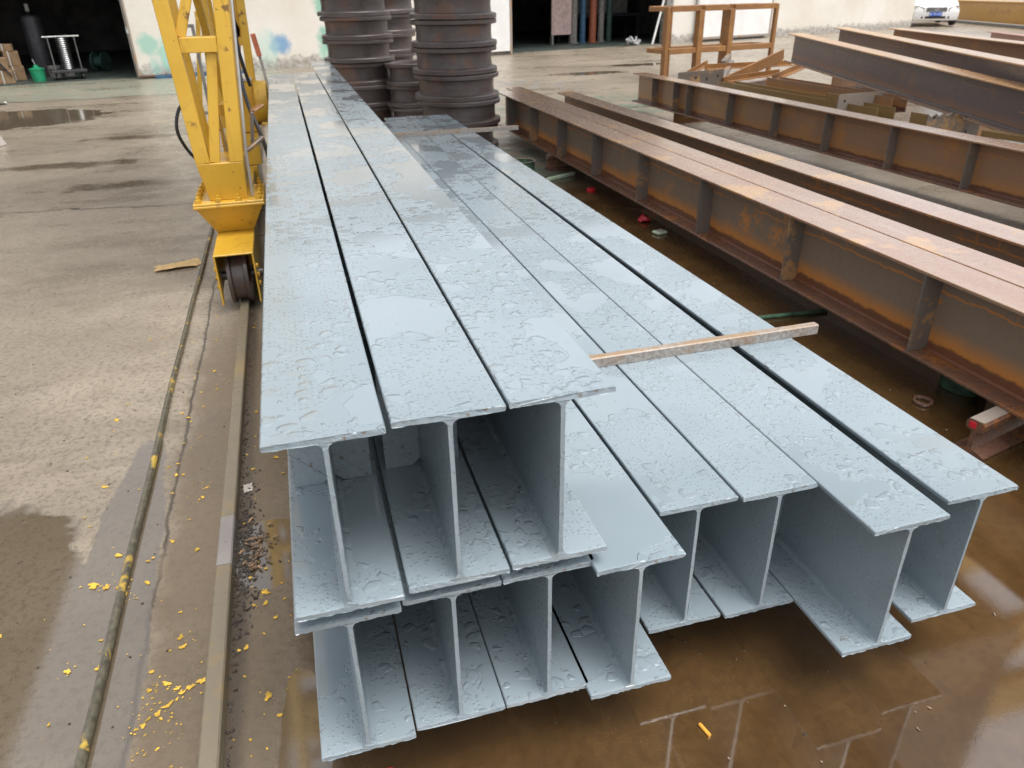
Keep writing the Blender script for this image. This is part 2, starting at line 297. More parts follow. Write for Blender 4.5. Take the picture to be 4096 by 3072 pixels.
MAT['dark_wall'] = simple('shade_toned_interior', (0.09, 0.082, 0.08), 0.9, 0, 0.45, 1.2)  # gloom behind the doorways put into the wall colour
MAT['dark_floor'] = simple('workshop_floor', (0.05, 0.065, 0.055), 0.6, 0, 0.4, 1.5)  # floor colour darkened for the same indoor gloom
MAT['dark_metal'] = simple('dark_machine_metal', (0.05, 0.05, 0.055), 0.45, 0.3, 0.3)
MAT['black'] = simple('black_rubber', (0.02, 0.02, 0.022), 0.5, 0, 0.3)
MAT['steel'] = simple('stainless_tube', (0.30, 0.30, 0.30), 0.35, 1.0, 0.1)
MAT['galv'] = simple('galvanised_bar', (0.55, 0.55, 0.55), 0.4, 0.4, 0.1)
MAT['card'] = simple('cardboard', (0.27, 0.175, 0.095), 0.85, 0, 0.2)
MAT['strap'] = simple('white_strap', (0.7, 0.7, 0.68), 0.5, 0, 0.1)
MAT['green'] = simple('green_plastic', (0.02, 0.30, 0.14), 0.35, 0, 0.15)
MAT['can_green'] = simple('green_can_paint', (0.055, 0.115, 0.07), 0.4, 0, 0.5, 12.0)
MAT['navy'] = simple('navy_cloth', (0.03, 0.04, 0.07), 0.9, 0, 0.3)
MAT['blue'] = simple('blue_enamel', (0.035, 0.10, 0.18), 0.5, 0, 0.3)
MAT['orange'] = simple('orange_enamel', (0.34, 0.10, 0.05), 0.5, 0, 0.3)
MAT['pink'] = simple('pinkish_board', (0.55, 0.40, 0.37), 0.7, 0, 0.2)
MAT['grey_post'] = simple('grey_post', (0.22, 0.21, 0.19), 0.6, 0, 0.3)
MAT['green_post'] = simple('green_post', (0.03, 0.07, 0.06), 0.6, 0, 0.3)
MAT['red'] = simple('red_plastic', (0.62, 0.02, 0.035), 0.25, 0, 0.15)
MAT['pale_green'] = simple('pale_green_card', (0.55, 0.66, 0.48), 0.5, 0, 0.15)
MAT['paper'] = simple('paper_scrap', (0.46, 0.42, 0.37), 0.8, 0, 0.1)
MAT['ypaper'] = simple('soaked_yellow_paper', (0.55, 0.38, 0.17), 0.7, 0, 0.2)
MAT['ypeg'] = simple('yellow_peg', (0.62, 0.30, 0.04), 0.5, 0, 0.2)
MAT['splat'] = simple('yellow_paint_drops', (0.60, 0.37, 0.045), 0.5, 0, 0.35, 30.0)
MAT['scum'] = simple('puddle_scum', (0.20, 0.15, 0.11), 0.4, 0, 0.4, 40.0)
MAT['wood'] = simple('wet_wood_chip', (0.24, 0.15, 0.085), 0.6, 0, 0.7, 40.0)
MAT['mud'] = simple('dark_mud', (0.05, 0.04, 0.032), 0.35, 0, 0.4, 30.0)
MAT['carpaint'] = simple('white_car_paint', (0.80, 0.80, 0.80), 0.2, 0, 0.02, 2.0, 0.0, 0.8)
MAT['glass'] = simple('dark_glass', (0.02, 0.025, 0.03), 0.06, 0, 0.1, 2.0, 0.0)
MAT['lamp'] = simple('headlamp_glass', (0.6, 0.62, 0.62), 0.08, 0.5, 0.2, 20.0, 0.0, 1.0)
MAT['plate_blue'] = simple('blue_plate', (0.03, 0.12, 0.55), 0.4, 0, 0.05, 2.0, 0.0)
MAT['white'] = simple('white_print', (0.8, 0.8, 0.8), 0.5, 0, 0.02, 2.0, 0.0)
MAT['chrome'] = simple('chrome', (0.7, 0.7, 0.7), 0.12, 1.0, 0.05, 2.0, 0.0)
MAT['sheet'] = simple('corrugated_roof_sheet', (0.12, 0.11, 0.10), 0.6, 0.2, 0.3, 1.5)
MAT['yellow_rust'] = rust('faded_yellow_girder', (0.50, 0.27, 0.05), (0.36, 0.15, 0.04), (0.16, 0.06, 0.04), 0.35, None, 0.5, 0.2)
MAT['rust_olive'] = rust('olive_brown_rust', (0.24, 0.155, 0.06), (0.30, 0.16, 0.045), (0.12, 0.07, 0.035), 0.4)
MAT['red_oxide'] = rust('red_oxide_steel', (0.34, 0.15, 0.10), (0.30, 0.12, 0.05), (0.16, 0.07, 0.05), 0.4)
def hose_mat():
    m, nt, b = newmat('painted_hose'); co = objco(nt)
    n = noise(nt, co, 6.0, 5.0, 0.7, 0.5); n2 = noise(nt, co, 45.0, 4.0)
    c = mx(nt, sm(nt, n2, 0.3, 0.7), (0.055, 0.05, 0.036), (0.13, 0.118, 0.08))
    c = mx(nt, sm(nt, n, 0.56, 0.62, 0.0, 0.85), c, (0.50, 0.33, 0.05))
    setp(nt, b, Base_Color=c, Roughness=0.35, Coat_Weight=0.4, Coat_Roughness=0.15, Normal=bump(nt, n2, 0.3, 0.002))
    return m
MAT['hose'] = hose_mat()

# ------------------------------------------------------------------ mesh helpers
class MB:
    def __init__(self): self.v = []; self.f = []
    def add(self, vs, fs):
        o = len(self.v); self.v += [tuple(p) for p in vs]; self.f += [tuple(i + o for i in q) for q in fs]; return self
    def box(self, x0, x1, y0, y1, z0, z1, M=None):
        vs = [Vector(p) for p in ((x0, y0, z0), (x1, y0, z0), (x1, y1, z0), (x0, y1, z0), (x0, y0, z1), (x1, y0, z1), (x1, y1, z1), (x0, y1, z1))]
        if M is not None: vs = [M @ p for p in vs]
        return self.add(vs, [(3, 2, 1, 0), (4, 5, 6, 7), (0, 1, 5, 4), (1, 2, 6, 5), (2, 3, 7, 6), (3, 0, 4, 7)])
    def bar(self, a, b, wd, ht, up=(0, 0, 1)):
        a, b = Vector(a), Vector(b); d = b - a; L = d.length; d.normalize()
        u = Vector(up); s = d.cross(u)
        if s.length < 1e-4: s = d.cross(Vector((1, 0, 0)))
        s.normalize(); u = s.cross(d)
        M = Matrix((s, d, u)).transposed().to_4x4(); M.translation = a
        return self.box(-wd / 2, wd / 2, 0, L, -ht / 2, ht / 2, M)
    def angle(self, a, b, wd, t, up=(0, 0, 1)):
        a, b = Vector(a), Vector(b); d = b - a; L = d.length; d.normalize()
        s = d.cross(Vector(up)); s.normalize(); u = s.cross(d)
        M = Matrix((s, d, u)).transposed().to_4x4(); M.translation = a
        pts = [(0, 0), (wd, 0), (wd, t), (t, t), (t, wd), (0, wd)]
        vs = [M @ Vector((p[0], 0, p[1])) for p in pts] + [M @ Vector((p[0], L, p[1])) for p in pts]
        return self.add(vs, [tuple(range(6)), tuple(range(11, 5, -1))] + [(i, i + 6, (i + 1) % 6 + 6, (i + 1) % 6) for i in range(6)])
    def loft(self, rings, cap=True, closed=True):
        n = len(rings[0]); o = len(self.v)
        for r in rings: self.v += [tuple(p) for p in r]
        for k in range(len(rings) - 1):
            for i in range(n if closed else n - 1):
                j = (i + 1) % n
                self.f.append((o + k * n + i, o + k * n + j, o + (k + 1) * n + j, o + (k + 1) * n + i))
        if cap:
            self.f.append(tuple(o + i for i in reversed(range(n)))); self.f.append(tuple(o + (len(rings) - 1) * n + i for i in range(n)))
        return self
    def tube(self, pts, r, n=12, cap=True):
        pts = [Vector(p) for p in pts]; rings = []; up = None
        for i, p in enumerate(pts):
            d = (pts[min(i + 1, len(pts) - 1)] - pts[max(i - 1, 0)]).normalized()
            if up is None: up = Vector((0, 0, 1)) if abs(d.z) < 0.9 else Vector((1, 0, 0))
            s = d.cross(up).normalized(); up = s.cross(d)
            rr = r[i] if isinstance(r, (list, tuple)) else r
            rings.append([p + s * (rr * math.cos(t)) + up * (rr * math.sin(t)) for t in (2 * math.pi * k / n for k in range(n))])
        return self.loft(rings, cap)
    def lathe(self, prof, n=40, M=None, jit=0.0, close=True):
        rings = []
        for k in range(n):
            t = 2 * math.pi * k / n; j = 1 + random.uniform(-jit, jit)
            ring = [Vector((p[0] * j * math.cos(t), p[0] * j * math.sin(t), p[1])) for p in prof]
            rings.append([M @ q for q in ring] if M is not None else ring)
        o = len(self.v); mth = len(prof)
        for r_ in rings: self.v += [tuple(p) for p in r_]
        for k in range(n):
            kk = (k + 1) % n
            for i in range(mth if close else mth - 1):
                j = (i + 1) % mth
                self.f.append((o + k * mth + i, o + kk * mth + i, o + kk * mth + j, o + k * mth + j))
        return self
    def build(self, name, mat, parent=None, bevel=0.0, smooth=False, seg=1):
        me = bpy.data.meshes.new(name); me.from_pydata(self.v, [], self.f)
        bm = bmesh.new(); bm.from_mesh(me)
        bmesh.ops.recalc_face_normals(bm, faces=bm.faces)
        if bevel > 0:
            es = [e for e in bm.edges if len(e.link_faces) == 2 and e.calc_face_angle(0) > 0.6]
            bmesh.ops.bevel(bm, geom=es, offset=bevel, segments=seg, affect='EDGES', clamp_overlap=True)
        bm.to_mesh(me); bm.free()
        if smooth:
            for p in me.polygons: p.use_smooth = True
            try: me.set_sharp_from_angle(angle=R(40))
            except Exception: pass
        me.materials.append(MAT[mat] if isinstance(mat, str) else mat)
        o = bpy.data.objects.new(name, me); COL.objects.link(o)
        if parent is not None: o.parent = parent
        return o
def tag(o, label, cat, group=None):
    o['label'] = label; o['category'] = cat
    if group: o['group'] = group
    return o
def thing(name, label, cat, loc=(0, 0, 0), rz=0.0, group=None, rx=0.0):
    o = bpy.data.objects.new(name, None); COL.objects.link(o)
    o.location = loc; o.rotation_euler = (rx, 0, rz); o.empty_display_size = 0.1
    return tag(o, label, cat, group)
def stuff(o, label=None):
    o['kind'] = 'stuff'
    if label: o['label'] = label
    return o
ORD = ['lowest', 'second', 'third', 'fourth', 'fifth', 'sixth', 'seventh', 'eighth']

# ------------------------------------------------------------------ setting: ground
def ground():
    b = MB(); b.add([(-300, -60, 0), (300, -60, 0), (300, 500, 0), (-300, 500, 0)], [(0, 1, 2, 3)])
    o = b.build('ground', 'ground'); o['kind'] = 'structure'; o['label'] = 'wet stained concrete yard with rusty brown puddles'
ground()

# ------------------------------------------------------------------ the workshop building behind
WA = R(16); WO = (-3.1, 19.7, 0)
bld = thing('workshop_building', 'cream plastered workshop with two dark open doorways behind the yard', 'building', WO, WA)
def bpart(name, mat, *boxes, bevel=0.0, parent=None):
    b = MB()
    for q in boxes: b.box(*q)
    return b.build(name, mat, parent or bld, bevel)
H = 6.2
bpart('wall', 'wall', (0.0, 9.75, 0.0, 0.25, 0, 4.2))
bpart('wall', 'wall', (20.4, 29.15, 0.0, 0.25, 0, 4.2))
bpart('wall', 'wall', (16.05, 20.397, 0.02, 0.27, 0, 4.2))
bpart('wall', 'wall', (-16.0, -7.0, 0.0, 0.25, 0, 4.2))
bpart('wall_band', 'wall', (-16.0, 29.15, 0.0, 0.25, 4.203, H))
bpart('side_wall', 'wall', (28.9, 29.15, 0.253, 12.0, 0, H))
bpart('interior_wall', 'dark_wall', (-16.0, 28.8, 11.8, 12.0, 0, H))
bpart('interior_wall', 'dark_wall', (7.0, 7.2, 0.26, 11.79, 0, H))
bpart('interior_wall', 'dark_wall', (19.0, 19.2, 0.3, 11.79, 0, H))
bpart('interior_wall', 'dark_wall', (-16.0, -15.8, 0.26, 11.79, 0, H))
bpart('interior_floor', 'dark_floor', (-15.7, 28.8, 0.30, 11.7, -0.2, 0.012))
bpart('roof', 'sheet', (-16.5, 29.6, -0.7, 12.4, H + 0.004, H + 0.16))
d1 = bpart('sliding_door', 'door', (0.0, 2.3, -0.22, -0.12, 0.07, 4.0))
d1.location = (0.02, 0, 0)
bpart('door_edge', 'rust_bar', (-0.045, -0.003, -0.235, -0.105, 0.06, 4.0), parent=d1)
bpart('door_edge', 'rust_low', (0.0, 2.3, -0.235, -0.105, 0.03, 0.067), parent=d1)
b = MB(); b.box(-0.085, -0.048, -0.26, -0.215, 0.93, 1.0); b.tube([(-0.08 + 0.0, -0.24, 1.0), (-0.08, -0.24, 1.05), (-0.066, -0.24, 1.07), (-0.053, -0.24, 1.05), (-0.053, -0.24, 1.0)], 0.006, 6)
b.build('padlock', 'galv', d1, 0.004)
d2 = bpart('sliding_door', 'white_door', (17.05, 20.5, -0.16, -0.06, 0.14, 4.0))
bpart('door_edge', 'rust_bar', (17.0, 20.55, -0.175, -0.045, 0.075, 0.137), parent=d2)
bpart('door_edge', 'rust_bar', (20.503, 20.56, -0.17, -0.05, 0.14, 4.0), parent=d2)
d3 = bpart('sliding_door', 'white_door', (9.1, 9.8, -0.16, -0.06, 0.1, 4.0))
bpart('door_edge', 'rust_bar', (9.803, 9.87, -0.17, -0.05, 0.02, 4.0), parent=d3)
bpart('door_post', 'grey_post', (15.75, 16.04, -0.04, 0.2, 0, 4.2))
bpart('door_track', 'blue', (0.3, 2.4, -0.42, -0.28, 0.0, 0.06))
bpart('lintel', 'dark_wall', (-6.99, -0.01, 0.03, 0.23, 3.7, 4.2))
bpart('lintel', 'dark_wall', (9.89, 15.74, 0.03, 0.23, 3.7, 4.2))
def wpt(s, o, z): # point relative to the wall: s along it, o inwards
    c, q = math.cos(WA), math.sin(WA)
    return (WO[0] + s * c - o * q, WO[1] + s * q + o * c, z)

# things inside the left doorway
def carton(s, o, z, wd, dp, ht, rz, label):
    t = thing('cardboard_box', label, 'box', wpt(s, o, z), WA + rz, 'cartons in the left doorway')
    MB().box(-wd / 2, wd / 2, -dp / 2, dp / 2, 0, ht).build('carton', 'card', t, 0.008)
    MB().box(-wd * 0.2, -wd * 0.14, -dp / 2 - 0.004, dp / 2 + 0.004, -0.0, ht + 0.004).build('strap', 'strap', t)
carton(-2.85, 0.75, 0.014, 0.3, 0.3, 0.26, 0.1, 'strapped cardboard box at the bottom left of the carton pile')
carton(-2.52, 0.72, 0.014, 0.3, 0.3, 0.26, -0.1, 'strapped cardboard box on the floor nearest the green bucket')
carton(-2.84, 0.8, 0.276, 0.3, 0.3, 0.25, 0.15, 'middle cardboard box at the left edge of the carton pile')
carton(-2.58, 0.8, 0.276, 0.28, 0.3, 0.25, 0.05, 'middle cardboard box beside the navy coat')
carton(-2.86, 0.95, 0.53, 0.3, 0.3, 0.2, 0.0, 'top cardboard box at the left edge under the coat')
carton(-2.3, 1.4, 0.014, 0.32, 0.3, 0.3, 0.0, 'rear cardboard box standing on the floor behind the bucket')
carton(-2.33, 1.4, 0.316, 0.3, 0.3, 0.3, 0.1, 'second cardboard box of the rear pile behind the bucket')
carton(-2.38, 1.4, 0.618, 0.28, 0.3, 0.14, -0.1, 'topmost flat cardboard box of the rear pile')
t = MB()
ring = []
for k in range(9):
    y_ = k / 8
    ring.append([Vector((-0.35 + 0.42 * y_ + 0.03 * math.sin(7 * y_), q * (0.16 - 0.05 * y_), 0.80 - 0.62 * y_ ** 1.7 + 0.02 * math.sin(9 * q + k))) + Vector((0, 0, dz)) for q, dz in ((-1, 0), (-0.3, 0.03), (0.4, 0.01), (1, 0.0), (0.4, -0.03), (-0.3, -0.03))])
o = t.loft(ring).build('coat', 'navy', None, 0, True); o.location = wpt(-2.5, 0.62, 0); o.rotation_euler = (0, 0, WA)
tag(o, 'dark navy coat draped over the cardboard boxes', 'coat')
t = thing('bucket', 'bright green lidded bucket on the floor of the left doorway', 'bucket', wpt(-1.92, 0.75, 0.014), 0)
MB().lathe([(0.001, 0), (0.125, 0), (0.15, 0.24), (0.16, 0.245), (0.16, 0.26), (0.14, 0.26), (0.001, 0.26)], 28, close=False).build('pail', 'green', t, 0, True)
MB().lathe([(0.001, 0.262), (0.12, 0.262), (0.10, 0.275), (0.05, 0.285), (0.045, 0.33), (0.001, 0.335)], 24, close=False).build('lid', 'green', t, 0, True)
MB().tube([(0, 0, 0.33), (-0.03, 0, 0.45)], 0.008, 6).build('stick', 'galv', t)
t = thing('workshop_trolley', 'low trolley with bright push frame carrying a steel cylinder', 'trolley', wpt(-1.3, 0.9, 0.014), WA)
b = MB().box(-0.36, 0.36, -0.3, 0.3, 0.14, 0.2); b.build('deck', 'dark_metal', t, 0.01)
for sx in (-0.26, 0.26):
    MB().tube([(sx, -0.27, 0.2), (sx, -0.27, 0.87)], 0.012, 8).build('upright', 'steel', t, 0, True)
    for sy in (-0.22, 0.22): MB().lathe([(0.001, -0.02), (0.06, -0.02), (0.06, 0.02), (0.001, 0.02)], 16, Matrix.Translation((sx, sy, 0.06)) @ Matrix.Rotation(R(90), 4, 'Y'), close=False).build('wheel', 'black', t)
MB().tube([(-0.36, -0.27, 0.88), (0.36, -0.27, 0.88)], 0.014, 8).build('push_bar', 'strap', t, 0, True)
prof = [(0.001, 0.2)]
for k in range(33): prof += [(0.13 if k % 2 else 0.118, 0.2 + k * 0.02)]
prof += [(0.001, 0.86)]
MB().lathe(prof, 24, Matrix.Translation((0.02, 0.0, 0)), close=False).build('coil_cylinder', 'steel', t, 0, True)
t = thing('standing_machine', 'tall dark cylindrical machine in the shadow of the left doorway', 'machine', wpt(-1.7, 2.6, 0.014), WA)
MB().lathe([(0.001, 0), (0.22, 0), (0.22, 1.2), (0.16, 1.28), (0.001, 1.3)], 24, close=False).build('drum', 'dark_metal', t, 0, True)
MB().box(-0.06, 0.02, -0.26, -0.2, 1.36, 1.52).build('gauge', 'grey_post', t, 0.006)
MB().tube([(-0.02, -0.2, 1.3), (-0.02, -0.23, 1.36)], 0.012, 8).build('stem', 'steel', t)
t = thing('winch_drum', 'dark green cable drum lying deep in the left doorway', 'drum', wpt(-0.45, 2.6, 0.235), WA + R(50))
MB().lathe([(0.001, -0.15), (0.22, -0.15), (0.22, -0.11), (0.12, -0.11), (0.12, 0.11), (0.22, 0.11), (0.22, 0.15), (0.001, 0.15)], 24, Matrix.Rotation(R(90), 4, 'X'), close=False).build('reel', 'green_post', t)
for i, (s_, o_) in enumerate(((-1.55, 1.6), (-1.25, 1.7))):
    t = thing('pail', ['left', 'right'][i] + ' pale pail standing behind the trolley', 'pail', wpt(s_, o_, 0.014), 0, 'pails behind the trolley')
    MB().lathe([(0.001, 0), (0.12, 0), (0.14, 0.24), (0.13, 0.24), (0.11, 0.02), (0.001, 0.02)], 20, close=False).build('pail_body', 'grey_post', t, 0, True)

# things inside the right doorway
def postthing(name, mat, s, o, r_, label):
    t = thing(name, label, 'post', wpt(s, o, 0.012), WA, 'pipes and posts in the right doorway')
    MB().lathe([(0.001, 0), (r_ * 1.5, 0), (r_ * 1.5, 0.03), (r_, 0.03), (r_, 3.4), (0.001, 3.4)], 20, close=False).build('shaft', mat, t, 0, True)
postthing('painted_post', 'grey_post', 13.9, 2.4, 0.12, 'broad grey post left of the blue pipe in the doorway')
postthing('painted_pipe', 'blue', 14.2, 2.3, 0.10, 'blue pipe standing between grey post and orange pipe')
postthing('painted_pipe', 'orange', 14.62, 2.3, 0.125, 'orange pipe standing in the right doorway')
postthing('painted_post', 'grey_post', 15.05, 2.4, 0.11, 'speckled grey post right of the orange pipe')
postthing('painted_pipe', 'green_post', 15.4, 2.4, 0.10, 'dark green pipe right of the speckled grey post')
t = thing('notice_board', 'pinkish upright board on a stand in the right doorway', 'board', wpt(13.4, 2.4, 0.012), WA)
MB().box(-0.4, 0.4, -0.03, 0.03, 0.28, 1.7).build('panel', 'pink', t, 0.01)
for sx in (-0.38, 0.38): MB().box(sx - 0.03, sx + 0.03, -0.06, 0.06, 0, 0.277).build('leg', 'grey_post', t)
t = thing('work_bench', 'dark long workbench deep in the right doorway', 'bench', wpt(15.6, 3.2, 0.012), WA)
MB().box(-1.6, 1.6, -0.4, 0.4, 0.75, 0.85).build('top', 'dark_metal', t, 0.01)
for sx in (-1.5, 1.5):
    for sy in (-0.35, 0.35): MB().box(sx - 0.05, sx + 0.05, sy - 0.05, sy + 0.05, 0, 0.748).build('leg', 'dark_metal', t)
MB().box(-1.5, 1.5, 0.3, 0.34, 0.85, 1.7).build('back_panel', 'grey_post', t)
o = MB().tube([(0, 0, 0.03), (0.55, 0.1, 1.6)], 0.035, 8).build('leaning_bar', 'strap', None, 0, True); o.location = wpt(15.1, -0.2, 0.0); o.rotation_euler = (0, 0, WA)
tag(o, 'thin white bar leaning at the right jamb of the right doorway', 'bar')
t = MB()
for k in range(14):
    a_, e_ = random.uniform(0, 6.28), random.uniform(0, 0.25)
    t.bar((e_ * math.cos(a_), e_ * math.sin(a_), 0.05), (e_ * math.cos(a_) + random.uniform(-.25, .25), e_ * math.sin(a_) + random.uniform(-.2, .2), random.uniform(0.1, 0.28)), 0.06, 0.05)
o = t.build('scrap_heap', 'galv'); o.location = wpt(14.75, 0.3, 0); stuff(o, 'small heap of bright scrap metal by the right doorway')

# ------------------------------------------------------------------ H-beams
def rounded_section(wd, t_, r_, nx):
    top = [(-wd / 2 + r_ + (wd - 2 * r_) * i / nx, t_ / 2) for i in range(nx + 1)]
    bot = [(wd / 2 - r_ - (wd - 2 * r_) * i / nx, -t_ / 2) for i in range(nx + 1)]
    return top + [(wd / 2, t_ / 2 - r_), (wd / 2, -t_ / 2 + r_)] + bot + [(-wd / 2, -t_ / 2 + r_), (-wd / 2, t_ / 2 - r_)]
def loft_y(sec, L, zc, rag, xc=0.0, pinch=0.9):
    b = MB(); rings = []
    for k, y in enumerate((0.0, 0.0025, L - 0.0025, L)):
        q = pinch if k in (0, 3) else 1.0
        rings.append([Vector((xc + p[0] * (1 - 0.001 * (k in (0, 3))), y + (random.uniform(-rag, rag) if k in (0, 1) else 0) + (0.0 if k != 1 else rag), zc + p[1] * q)) for p in sec])
    return b.loft(rings)
def flange(name, mat, par, wd, L, zc, t_, rag=0.0016, nx=28):
    return loft_y(rounded_section(wd, t_, 0.0022, nx), L, zc, rag).build(name, mat, par)
def web(name, mat, par, L, z0, z1, tw, fr=0.013, rag=0.001):
    pts = []; n = 4; h = tw / 2
    for sgn in (1, -1):
        zs = []
        arcT = [(h + fr - fr * math.sin(a), z1 - fr + fr * math.cos(a)) for a in [math.pi / 2 * i / n for i in range(n + 1)]]
        arcB = [(h + fr - fr * math.sin(a), z0 + fr - fr * math.cos(a)) for a in [math.pi / 2 * i / n for i in range(n + 1)]]
        mid = [(h, z0 + fr + (z1 - z0 - 2 * fr) * i / 16) for i in range(1, 16)]
        side = arcB + mid + list(reversed(arcT))
        if sgn == 1: pts += [(x, z) for x, z in side]
        else: pts += [(-x, z) for x, z in reversed(side)]
    return loft_y(pts, L, 0.0, rag, 0.0, 1.0).build(name, mat, par)
def beam(name, label, group, x, y0, y1, z0, mats, Hh=0.38, Wd=0.2, tf=0.0125, tw=0.0085, rz=0.0, rx=0.0, stiff=(), sides=(-1, 1), cat='steel beam', st_t=0.011, inset=0.012):
    t = thing(name, label, cat, (x, y0, z0), rz, group, rx)
    L = y1 - y0
    flange('top_flange', mats[0], t, Wd, L, Hh - tf / 2, tf)
    web('web', mats[1], t, L, tf + 0.0006, Hh - tf - 0.0006, tw)
    flange('bottom_flange', mats[2], t, Wd, L, tf / 2, tf)
    for ys in stiff:
        for s_ in sides:
            xa, xb = (tw / 2 + 0.0005, Wd / 2 - inset) if s_ > 0 else (-Wd / 2 + inset, -tw / 2 - 0.0005)
            b = MB(); cz = 0.02
            e = tw / 2 + 0.0005
            pr = [(e, tf + cz), (e + cz, tf + 0.001), (Wd / 2 - inset, tf + 0.001), (Wd / 2 - inset, Hh - tf - 0.001), (e + cz, Hh - tf - 0.001), (e, Hh - tf - cz)]
            rg = [[Vector((s_ * p[0], yy, p[1])) for p in pr] for yy in (ys - st_t / 2, ys + st_t / 2)]
            b.loft(rg).build('stiffener', mats[3], t)
    return t
P4 = ('paint',) * 4
GT, GB = 'painted beams of the upper layer', 'painted beams of the lower layer'
zT, zB = 0.579, 0.165
beam('painted_beam', 'leftmost pale blue-grey beam of the top layer, beside the yellow crane', GT, -0.019, 1.068, 7.62, zT, P4, rz=R(-0.10), stiff=(0.42, 3.2, 6.0))
beam('painted_beam', 'middle of the three pale blue-grey beams in the top layer', GT, 0.191, 1.080, 7.66, zT, P4, rz=R(-0.11), stiff=(0.42, 3.3, 6.1))
beam('painted_beam', 'right beam of the top layer, longest at its far end', GT, 0.3975, 1.084, 8.98, zT, P4, rz=R(-0.14), stiff=(3.4, 6.9))
lowb = [(-0.026, 1.085, 7.3, 'bottom-layer beam at the far left, under the leftmost top beam', ()),
        (0.178, 1.10, 7.3, 'bottom-layer beam second from the left, under the middle top beam', ()),
        (0.381, 1.10, 7.35, 'bottom-layer beam third from the left, under the right top beam', ()),
        (0.570, 1.066, 7.3, 'bottom-layer beam fourth from the left, half covered by the top layer', ()),
        (0.779, 1.206, 7.25, 'fifth bottom-layer beam from the left, front end set back', ()),
        (0.986, 1.196, 7.5, 'sixth bottom-layer beam from the left, set back beside the protruding one', ()),
        (1.189, 1.005, 7.52, 'seventh bottom-layer beam from the left, protruding furthest towards the camera', (0.42,)),
        (1.424, 1.047, 7.5, 'rightmost painted beam of the bottom layer, next to the brown puddle', ())]
for i, (x, ya, yb, lab, st) in enumerate(lowb):
    beam('painted_beam', 'pale blue-grey ' + lab, GB, x, ya, yb, zB, P4, rz=R((0.02, -0.03, 0.03, 0, -0.04, 0.02, 0, 0.27)[i]), stiff=st)
# spacer bars lying on the lower layer
def spacer(y, x1, rz, label):
    t = thing('spacer_bar', label, 'bar', (-0.12, y, 0.546), rz, 'spacer bars between the two beam layers')
    L = x1 + 0.12
    pr = [(-0.015, 0.0), (0.015, 0.0), (0.015, 0.030), (0.011, 0.0332), (-0.011, 0.0332), (-0.015, 0.030)]
    MB().loft([[Vector((k, p[0], p[1])) for p in pr] for k in (0, 0.003, L - 0.003, L)]).build('bar', 'spacer', t)
spacer(1.93, 1.62, R(0.6), 'weathered flat steel bar across the near part of the lower beams')
spacer(6.36, 1.88, R(0.3), 'pale weathered steel bar across the far part of the lower beams')
# ground bearers
def rail_prof(s=1.0):
    half = [(0.0, 0.0), (0.062, 0.0), (0.062, 0.009), (0.012, 0.026), (0.009, 0.045), (0.009, 0.098), (0.034, 0.110), (0.035, 0.134), (0.028, 0.142), (0.0, 0.144)]
    return [(x * s, z * s) for x, z in half] + [(-x * s, z * s) for x, z in reversed(half[1:-1])]
def bearer(x0, x1, y, z0s, rz, label, red=False):
    t = thing('bearer_rail', label, 'rail', (x0, y, 0.003), rz, 'old rails used as bearers')
    pr = rail_prof(z0s); L = x1 - x0
    MB().loft([[Vector((k, p[0], p[1])) for p in pr] for k in (0, L)]).build('rail', 'rust_low', t)
    MB().box(0.004, L - 0.002, -0.027, 0.027, 0.1443 * z0s, 0.1443 * z0s + 0.001).build('running_surface', 'rust_bar', t)
    if red: MB().box(-0.0035, -0.001, -0.004, 0.022, 0.112, 0.137).build('paint_dab', 'red', t, 0.001)
bearer(-0.1, 1.55, 2.35, 1.10, 0, 'old rail bearing the painted stack near its front')
bearer(-0.1, 1.55, 6.2, 1.10, 0, 'old rail bearing the painted stack near its far end')
bearer(2.30, 4.1, 1.81, 1.0, R(14), 'rusty rail stub with red paint dab on its end, under rust beams', True)
bearer(2.42, 3.6, 7.2, 1.0, R(2), 'rusty bearer rail under the far end of the rust beams')

# rusty beams on the right
RM = ('rust_top', 'rust_web', 'rust_low', 'rust_stiff')
RB = ('rust_top', 'rust_web_brown', 'rust_low', 'rust_stiff')
RG = 'rusty beams lying parallel right of the painted stack'
zr = 0.149
Ast = [0.9, 1.75, 2.62, 3.60, 4.50, 5.42, 6.32, 7.21, 8.05]
beam('rusty_beam', 'rusty ribbed beam nearest the painted stack, orange streaks along its web', RG, 2.565, 0.3, 9.2, zr, RM, Wd=0.21, tf=0.014, stiff=[y - 0.3 for y in (0.55, 1.45, 2.36, 3.31, 4.26, 5.2, 6.12, 7.02, 7.92, 8.78)], sides=(-1, 1), inset=0.004)
beam('rusty_beam', 'rusty beam touching the far side of the nearest ribbed one', RG, 2.78, 0.3, 9.6, zr, RM, tf=0.014)
beam('rusty_beam', 'rusty dark-webbed beam just beyond the gap, farther from the painted stack', RG, 3.245, 0.3, 8.85, zr, RM, tf=0.014, rz=R(0.3))
beam('rusty_beam', 'brown ribbed beam in the middle of the yard beside the scrap bars', RG, 5.135, 1.5, 10.55, zr, RB, Wd=0.21, tf=0.014, rz=R(1.2), stiff=[y - 1.5 for y in (2.9, 3.8, 4.66, 5.49, 6.34, 7.18, 8.05, 9.0, 9.35, 9.95)], inset=0.004)
DM = ('rust_flange_orange', 'mill', 'rust_top', 'rust_stiff')
DG = 'dark beams stacked askew at the right'
